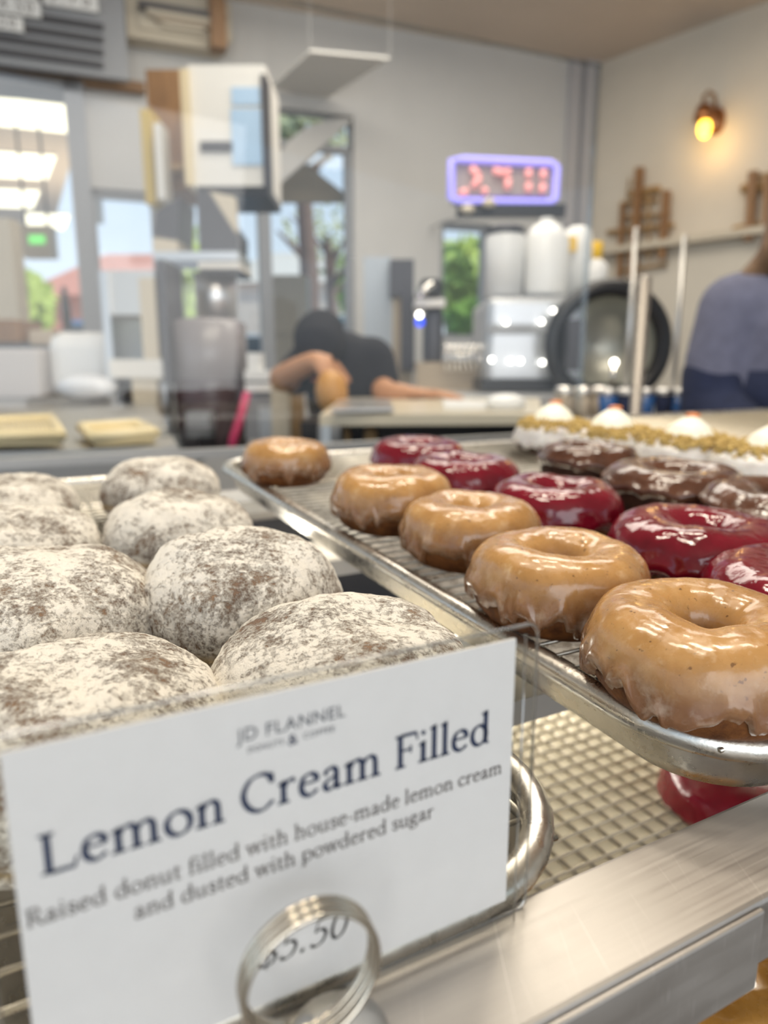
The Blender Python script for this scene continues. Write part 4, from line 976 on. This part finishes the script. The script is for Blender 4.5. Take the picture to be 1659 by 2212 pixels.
for i, (x, y, D, lab) in enumerate(crs):
    u, v = on_rack(x, y, .015, TR); p = W(u, v, TR + TILT * v + .0006); t = thing('cream_donut', p, lab, 'donut', 'crumb-topped cream donuts')
    H = .028; ring_donut(t, D, H, .004, 91 + i * 5, CHOCD if i == 0 else m_dough('plain_dough%d' % i, (.30, .22, .15), (.45, .36, .27)), WICE, -12, 26, .0014, 8)
    r = random.Random(i + 40); k = MB()
    for _ in range(900):
        q = r.random() * 6.283; rr = D * .47 * math.sqrt(r.random()); zz = H * (1.0 + .20 * r.random() ** 2) - H * .42 * max(0, rr / (D * .47) - .62) ** 1.2
        k.ball(p + Vector((rr * math.cos(q), rr * math.sin(q), zz)), r.uniform(.0014, .0030), 6)
    o = k.build('crumb_topping', CRUMB, t); o['kind'] = 'stuff'
    k = MB(); pr = []
    for j in range(13):
        a_ = j / 12; pr.append((.0185 * (1 - a_ ** 2.2) * (1 + .025 * math.cos(a_ * 22)) + .0015, H * .98 + .021 * a_))
    k.lathe(pr, p, 24); k.build('cream_dollop', CREAM, t, True)
    k = MB(); k.ball(p + Vector((.001, 0, H + .0202)), .0052, 8, (1.3, .8, .4)); k.build('orange_garnish', ORANGE, t, True)
    seat(t)
# powdered, filled donuts
def powdered(t, D, H, seed, ry=1., n=110, m=52):
    org = worldloc(t); vs = []; R = D / 2
    for i in range(n):
        th = 2 * math.pi * i / n
        for j in range(m):
            a_ = -math.pi / 2 + math.pi * (j + .5) / m; c, s = math.cos(a_), math.sin(a_)
            r = R * abs(c) ** .62; z = H * .42 + (H * .58 * abs(s) ** .95 if s > 0 else -H * .42 * abs(s) ** .8)
            k = 1 + .05 * noise.noise(Vector((math.cos(th) * 1.2 + seed, math.sin(th) * 1.2, z * 20)))
            pinch = 1 - .035 * math.exp(-((z - H * .30) / (H * .055)) ** 2)
            p = Vector((r * k * pinch * math.cos(th), r * k * pinch * math.sin(th) * ry, z * (1 + .07 * noise.noise(Vector((math.cos(th) * r * 40, math.sin(th) * r * 40, seed))))))
            nn_ = p.normalized(); p += nn_ * (.0016 * fbm(p, 60, seed) + .0007 * fbm(p, 190, seed) + .00035 * fbm(p, 520, seed))
            vs.append(org + Vector((p.x, p.y, max(p.z, 0))))
    fs = [(i * m + j, ((i + 1) % n) * m + j, ((i + 1) % n) * m + j + 1, i * m + j + 1) for i in range(n) for j in range(m - 1)]
    fs += [tuple(i * m for i in range(n - 1, -1, -1)), tuple(i * m + m - 1 for i in range(n))]
    return vs, fs
pws = [(347, 1056, .074, .038, 'powdered donut farthest back in the right powdered column'), (384, 1150, .0745, .038, 'powdered donut third from the front in the right powdered column'),
       (524, 1290, .0735, .045, 'plump powdered donut with a yellow seam, center of the picture left half'), (742, 1468, .0775, .040, 'powdered donut with bare brown top, right behind the price card'),
       (10, 1100, .080, .034, 'powdered donut farthest back at the left edge'), (25, 1180, .079, .034, 'powdered donut second from the back at the left edge'),
       (88, 1330, .083, .041, 'big patchy powdered donut at the left edge'), (150, 1590, .080, .038, 'thickly sugared powdered donut in front, just behind the price card')]
for i, (x, y, D, H, lab) in enumerate(pws):
    u, v = on_rack(x, y, H * .5, TL); p = W(u, v, TL + TILT * v + .0006)
    o = bpy.data.objects.new('powdered_donut', None); bpy.data.objects.remove(o)
    class _T: pass
    k = MB(); k.add(*powdered(thing_ := type('o', (), {'location': p, 'parent': None})(), D, H, 5 + i * 3.7))
    o = k.build('powdered_donut', POW, None, True, loc=p); tag(o, lab, 'donut', 'powdered donuts'); seat(o)
# donuts on lower shelves
p = W(.335, .215, -.2425); t = thing('red_donut', p, 'crimson iced donut on the lower pan under the overhanging tray', 'donut', 'crimson iced donuts'); ring_donut(t, .08, .03, .009, 77, DOUGH, RED, -25, 16, .0016, 6)

ua_, va_, _ = uvplane(1600, 2196, .228); p = W(ua_, va_ + .012, -.2425); t = thing('amber_donut', p, 'amber glazed donut on the lower pan at the bottom right corner', 'donut'); ring_donut(t, .06, .028, .008, 83, DOUGH, m_glaze('amber_glaze', [(.3, (.30, .13, .02)), (.7, (.48, .24, .05))], r=.2), -10, 30, .0012, 8)
# ------------------------------------------------------------------ price card in a clear sleeve, held by a coil
VS = .1030                                                    # the card stands on this line along the rail
cr = onv(1115, 1380, VS); cb = onv(1112, 1936, VS); cl = onv(-4, 1610, VS)
u0, u1 = cl[0], cr[0]; z0, z1 = cb[1], cr[1]
CW, CH = u1 - u0, z1 - z0
t = thing('price_card', W((u0 + u1) / 2, VS, z0), 'white price card reading Lemon Cream Filled in a clear sleeve', 'price card')
MB().uvbox(u0, u1, VS, VS + .0006, z0, z1).build('card', CARD, t)
cardo = t
sl0 = onv(1165, 1345, VS + .001)
sz0 = -.1158; sz1 = sl0[1]; su1 = sl0[0]; su0 = u0 - .004
def sleeve_sheet(vv, ua, ub): 
    P = rrect(ua, ub, sz0, sz1, .0025, 4); return [W(a_, vv, b_) for a_, b_ in P]
k = MB(); k.prism(sleeve_sheet(VS - .0012, su0, u1 + .0016), W(0, .0003, 0) - W(0, 0, 0)); k.prism(sleeve_sheet(VS + .0014, su0, su1), W(0, .0003, 0) - W(0, 0, 0))
k.build('sleeve', SLEEVE, t)
k = MB(); k.tube([p + (W(0, -.0001, 0) - W(0, 0, 0)) for p in sleeve_sheet(VS + .0014, su0, su1)], .00038, 6, closed=True)
k.tube([W(u1 + .0016, VS - .001, sz0), W(u1 + .0016, VS - .001, sz1 - .001)], .00025, 6)
k.build('sleeve_edge', thinglass('sleeve_edge_plastic', (.80, .80, .78), .3, .1), t, True)

# serif lettering, drawn as broad-nib strokes
def spline(P, n=9):
    out = []
    for i in range(len(P) - 1):
        p0, p1, p2, p3 = P[max(0, i - 1)], P[i], P[i + 1], P[min(len(P) - 1, i + 2)]
        for k in range(n):
            s = k / n
            out.append(tuple(.5 * (2 * p1[d] + (p2[d] - p0[d]) * s + (2 * p0[d] - 5 * p1[d] + 4 * p2[d] - p3[d]) * s * s + (3 * p1[d] - p0[d] - 3 * p2[d] + p3[d]) * s ** 3) for d in (0, 1)))
    return out + [P[-1]]
def ell(cx, cy, rx, ry): return [(cx + rx * math.cos(q), cy + ry * math.sin(q)) for q in [2 * math.pi * i / 32 for i in range(33)]]
ST = lambda x, y0, y1: ('l', x, y0, x, y1, 'T')
FT = lambda x, y=0.: ('f', x, y)
FL = lambda x, y: ('b', x, y)
ARCH = lambda x: ('s', [(x + .02, .32), (x + .09, .405), (x + .17, .425), (x + .245, .37), (x + .26, .26)])
G = {
 'n': (.50, [ST(.11, 0, .42), FL(.11, .43), FT(.11), ARCH(.11), ST(.37, 0, .28), FT(.37)]),
 'm': (.77, [ST(.11, 0, .42), FL(.11, .43), FT(.11), ARCH(.11), ST(.37, 0, .28), FT(.37), ARCH(.37), ST(.63, 0, .28), FT(.63)]),
 'h': (.50, [ST(.11, 0, .69), FL(.11, .70), FT(.11), ARCH(.11), ST(.37, 0, .28), FT(.37)]),
 'r': (.36, [ST(.11, 0, .42), FL(.11, .43), FT(.11), ('s', [(.13, .31), (.18, .385), (.25, .42), (.30, .40)]), ('d', .295, .39, .036)]),
 'i': (.24, [ST(.11, 0, .42), FL(.11, .43), FT(.11), ('d', .11, .60, .048)]),
 'l': (.24, [ST(.11, 0, .69), FL(.11, .70), FT(.11)]),
 'o': (.50, [('e', .245, .21, .185, .205)]),
 'e': (.44, [('l', .08, .255, .36, .255, 't'), ('s', [(.36, .255), (.34, .37), (.23, .42), (.12, .37), (.07, .22), (.11, .07), (.24, .01), (.37, .09)])]),
 'a': (.43, [('s', [(.08, .33), (.13, .40), (.21, .42), (.28, .37), (.29, .27)]), ST(.29, .06, .29), ('s', [(.29, .08), (.32, .015), (.40, .04)]), ('s', [(.29, .25), (.17, .21), (.08, .14), (.085, .05), (.15, .01), (.23, .04), (.29, .11)]), ('d', .085, .325, .036)]),
 'd': (.50, [('e', .225, .21, .165, .205), ST(.375, .02, .69), FL(.375, .70), ('l', .375, .012, .46, .012, 't')]),
 'u': (.50, [ST(.10, .10, .42), FL(.10, .43), ('s', [(.10, .13), (.13, .03), (.21, .01), (.30, .05), (.36, .12)]), ST(.37, .01, .42), FL(.37, .43), ('l', .37, .012, .45, .012, 't')]),
 't': (.30, [ST(.12, .08, .53), ('s', [(.12, .12), (.14, .03), (.20, .01), (.27, .04)]), ('l', .03, .415, .27, .415, 't')]),
 'f': (.29, [ST(.12, 0, .56), ('s', [(.12, .50), (.14, .62), (.21, .68), (.28, .66)]), ('d', .285, .645, .038), ('l', .03, .415, .26, .415, 't'), FT(.12)]),
 'w': (.64, [('l', .06, .42, .19, 0, 'T'), ('l', .19, 0, .31, .42, 't'), ('l', .31, .42, .44, 0, 'T'), ('l', .44, 0, .57, .42, 't'), FT(.06, .405), FT(.57, .405), FT(.31, .405)]),
 's': (.36, [('s', [(.28, .33), (.24, .405), (.15, .42), (.085, .35), (.12, .26), (.24, .19), (.30, .10), (.23, .01), (.13, .01), (.06, .10)])]),
 'c': (.42, [('s', [(.34, .34), (.29, .41), (.2, .42), (.1, .35), (.07, .22), (.11, .07), (.23, .01), (.36, .09)]), ('d', .335, .345, .038)]),
 'p': (.50, [('e', .275, .21, .165, .205), ST(.11, -.21, .42), FL(.11, .43), FT(.11, -.21)]),
 'g': (.46, [('e', .20, .29, .125, .125), ('l', .30, .385, .41, .405, 't'), ('s', [(.13, .19), (.08, .12), (.12, .065), (.26, .05), (.37, .0), (.385, -.10), (.29, -.18), (.16, -.20), (.05, -.15), (.05, -.07), (.13, .03)])]),
 '-': (.28, [('l', .04, .21, .24, .21, 'm')]), ' ': (.23, []),
 'L': (.57, [ST(.15, .01, .65), FT(.15), FT(.15, .64), ('l', .15, .015, .50, .015, 'm'), ('l', .49, .0, .535, .17, 't')]),
 'C': (.65, [('s', [(.57, .48), (.51, .61), (.38, .66), (.19, .60), (.075, .40), (.095, .20), (.22, .04), (.40, .005), (.58, .13)]), ('l', .575, .46, .575, .65, 't')]),
 'F': (.53, [ST(.15, .01, .65), FT(.15), FT(.15, .64), ('l', .15, .645, .49, .645, 'm'), ('l', .485, .65, .51, .50, 't'), ('l', .15, .345, .37, .345, 't'), ('l', .37, .27, .37, .42, 't')]),
 'R': (.58, [ST(.14, .01, .65), FT(.14), FT(.14, .64), ('s', [(.14, .645), (.31, .645), (.41, .58), (.41, .43), (.31, .36), (.15, .345)]), ('l', .27, .35, .50, .01, 'T'), FT(.51)]),
 '$': (.48, [('s', [(.39, .50), (.35, .60), (.23, .64), (.11, .58), (.10, .46), (.2, .37), (.34, .29), (.41, .18), (.36, .05), (.23, .01), (.1, .04), (.05, .15)]), ('l', .235, -.08, .235, .74, 't')]),
 '5': (.48, [('l', .15, .635, .40, .635, 'm'), ('l', .15, .64, .11, .36, 't'), ('s', [(.11, .36), (.24, .40), (.36, .33), (.39, .2), (.32, .05), (.18, .005), (.07, .05)]), ('d', .085, .06, .038)]),
 '.': (.24, [('d', .1, .04, .05)]), '0': (.48, [('e', .24, .32, .175, .315)]),
}
def write(text, bold=.075, thin=.024, shear=0.):
    mb = []; pen = 0.; th = math.radians(18)
    tris = []
    def ribbon(P, wf):
        L_ = []; R_ = []
        for i, p in enumerate(P):
            a_ = P[max(0, i - 1)]; b_ = P[min(len(P) - 1, i + 1)]; dx, dy = b_[0] - a_[0], b_[1] - a_[1]; l = math.hypot(dx, dy) or 1
            w_ = wf(math.atan2(dy, dx)) / 2; nx, ny = -dy / l * w_, dx / l * w_
            L_.append((p[0] + nx, p[1] + ny)); R_.append((p[0] - nx, p[1] - ny))
        for i in range(len(P) - 1): tris.append([L_[i], R_[i], R_[i + 1], L_[i + 1]])
    nib = lambda q: thin + (bold - thin) * abs(math.sin(q - th))
    for ch in text:
        adv, st = G[ch]; k0_ = len(tris)
        for s in st:
            if s[0] == 'l':
                w_ = {'T': bold, 't': thin * 1.1, 'm': (thin + bold) / 2.2}[s[5]]; ribbon([(s[1], s[2]), (s[3], s[4])], lambda q: w_)
            elif s[0] == 's': ribbon(spline(s[1]), nib)
            elif s[0] == 'e': ribbon(ell(*s[1:]), nib)
            elif s[0] == 'd': tris.append([(s[1] + s[3] * math.cos(q), s[2] + s[3] * math.sin(q)) for q in [2 * math.pi * i / 14 for i in range(14)]])
            elif s[0] == 'f':
                x, y = s[1], s[2]; up = 1 if y < .3 else -1; w_ = bold * .5 + .055; e = thin * .5
                y0_ = y if up > 0 else y + .02
                tris.append([(x - w_, y0_), (x + w_, y0_), (x + w_, y0_ + up * thin), (x + bold * .5, y0_ + up * .055), (x - bold * .5, y0_ + up * .055), (x - w_, y0_ + up * thin)])
            elif s[0] == 'b':
                x, y = s[1], s[2]; tris.append([(x - bold * .5 - .06, y - .055), (x + bold * .5, y + .012), (x + bold * .5, y - .09), (x - bold * .5, y - .09)])
        for i in range(k0_, len(tris)): tris[i] = [(a_ + pen + shear * b_, b_) for a_, b_ in tris[i]]
        pen += adv
    return tris, pen
def put_text(text, ua, ub, z, m, name='lettering', bold=.075, thin=.024, shear=0., dv=-.0002, kz=1.):
    tris, wdt = write(text, bold, thin, shear); k = (ub - ua) / wdt; mb = MB()
    for n_i, pl in enumerate(tris):
        mb.add([W(ua + x * k, VS + dv, z + y * k * kz) for x, y in pl], [tuple(range(len(pl)))])
    return mb.build(name, m, cardo)
def line(x0, y0, x1, y1):                                     # both ends of a printed baseline -> u0,u1,z
    a_, b_ = onv(x0, y0, VS), onv(x1, y1, VS); return a_[0], b_[0], (a_[1] + b_[1]) / 2
a_, b_, z_ = line(82, 1888, 1058, 1606); put_text('Lemon Cream Filled', a_, b_, z_, NAVY, bold=.100, thin=.036)
a_, b_, z_ = line(52, 1980, 1083, 1688); put_text('Raised donut filled with house-made lemon cream', a_, b_, z_, GREYINK, bold=.080, thin=.036)
a_, b_, z_ = line(288, 1966, 936, 1780); put_text('and dusted with powdered sugar', a_, b_, z_, GREYINK, bold=.080, thin=.036)
a_, b_, z_ = line(552, 2092, 748, 2020); put_text('$5.50', a_, b_, z_, BLACKINK, bold=.075, thin=.030, shear=.22)
def sans(txt, x0, y0, x1, y1, m, size, name='lettering', space=1.):
    a_, b_, z_ = line(x0, y0, x1, y1)
    cu = bpy.data.curves.new(name, 'FONT'); cu.body = txt; cu.size = size; cu.align_x = 'CENTER'; cu.space_character = space
    o = bpy.data.objects.new(name, cu); COL.objects.link(o); cu.materials.append(m); o.parent = cardo
    o.location = W((a_ + b_) / 2, VS - .0002, z_) - worldloc(cardo)
    ux = W(1, 0, 0) - W(0, 0, 0); vz = W(0, 1, 0) - W(0, 0, 0)
    o.rotation_euler = Matrix((ux, Vector((0, 0, 1)), -vz)).transposed().to_euler()
    bpy.context.view_layer.update(); w_ = o.dimensions.x
    if w_ > 0: cu.size = size * (b_ - a_) / w_
    return tomesh(o)
sans('JD FLANNEL', 512, 1606, 746, 1544, mat('soft_grey_ink', (.10, .11, .14), .6), .005, space=1.08)
sans('DONUTS', 535, 1626, 612, 1606, MATS['soft_grey_ink'], .002, space=1.15)
sans('&', 622, 1610, 642, 1605, NAVY, .004)
sans('COFFEE', 655, 1596, 722, 1578, MATS['soft_grey_ink'], .002, space=1.15)
# coil holder standing on the rail
t = thing('coil_holder', W(*[*onv(660, 2090, .094)][:1], .094, -.116), 'metal coil ring clipping the price card on the front rail', 'card holder')
rc_ = onv(662, 2088, .093); uc, zc_ = rc_
R1 = (onv(805, 2088, .093)[0] - onv(512, 2088, .093)[0]) / 2 * .97
zc_ = onv(662, 2088, .093)[1]
coil = []
for i in range(150):
    q = 2 * math.pi * 3 * i / 149 + math.pi * 1.4; vv = .0893 + .0050 * i / 149
    coil.append(W(uc + R1 * math.cos(q) + .0006 * (i / 149), vv, zc_ + R1 * math.sin(q)))
k = MB(); k.tube(coil, .00060, 10); k.build('coil', RINGM, t, True)
k = MB(); k.lathe([(.0085, 0), (.0090, .0012), (.0085, .0030), (.0030, .0036)], W(uc + .006, .0935, -.1160), 28); k.build('base', STEELR, t, True)
zb0 = zc_ - R1
k = MB(); k.tube([W(uc, .0935, -.114), W(uc, .0935, max(zb0, -.113))], .0016, 8); k.build('stem', STEELR, t, True)
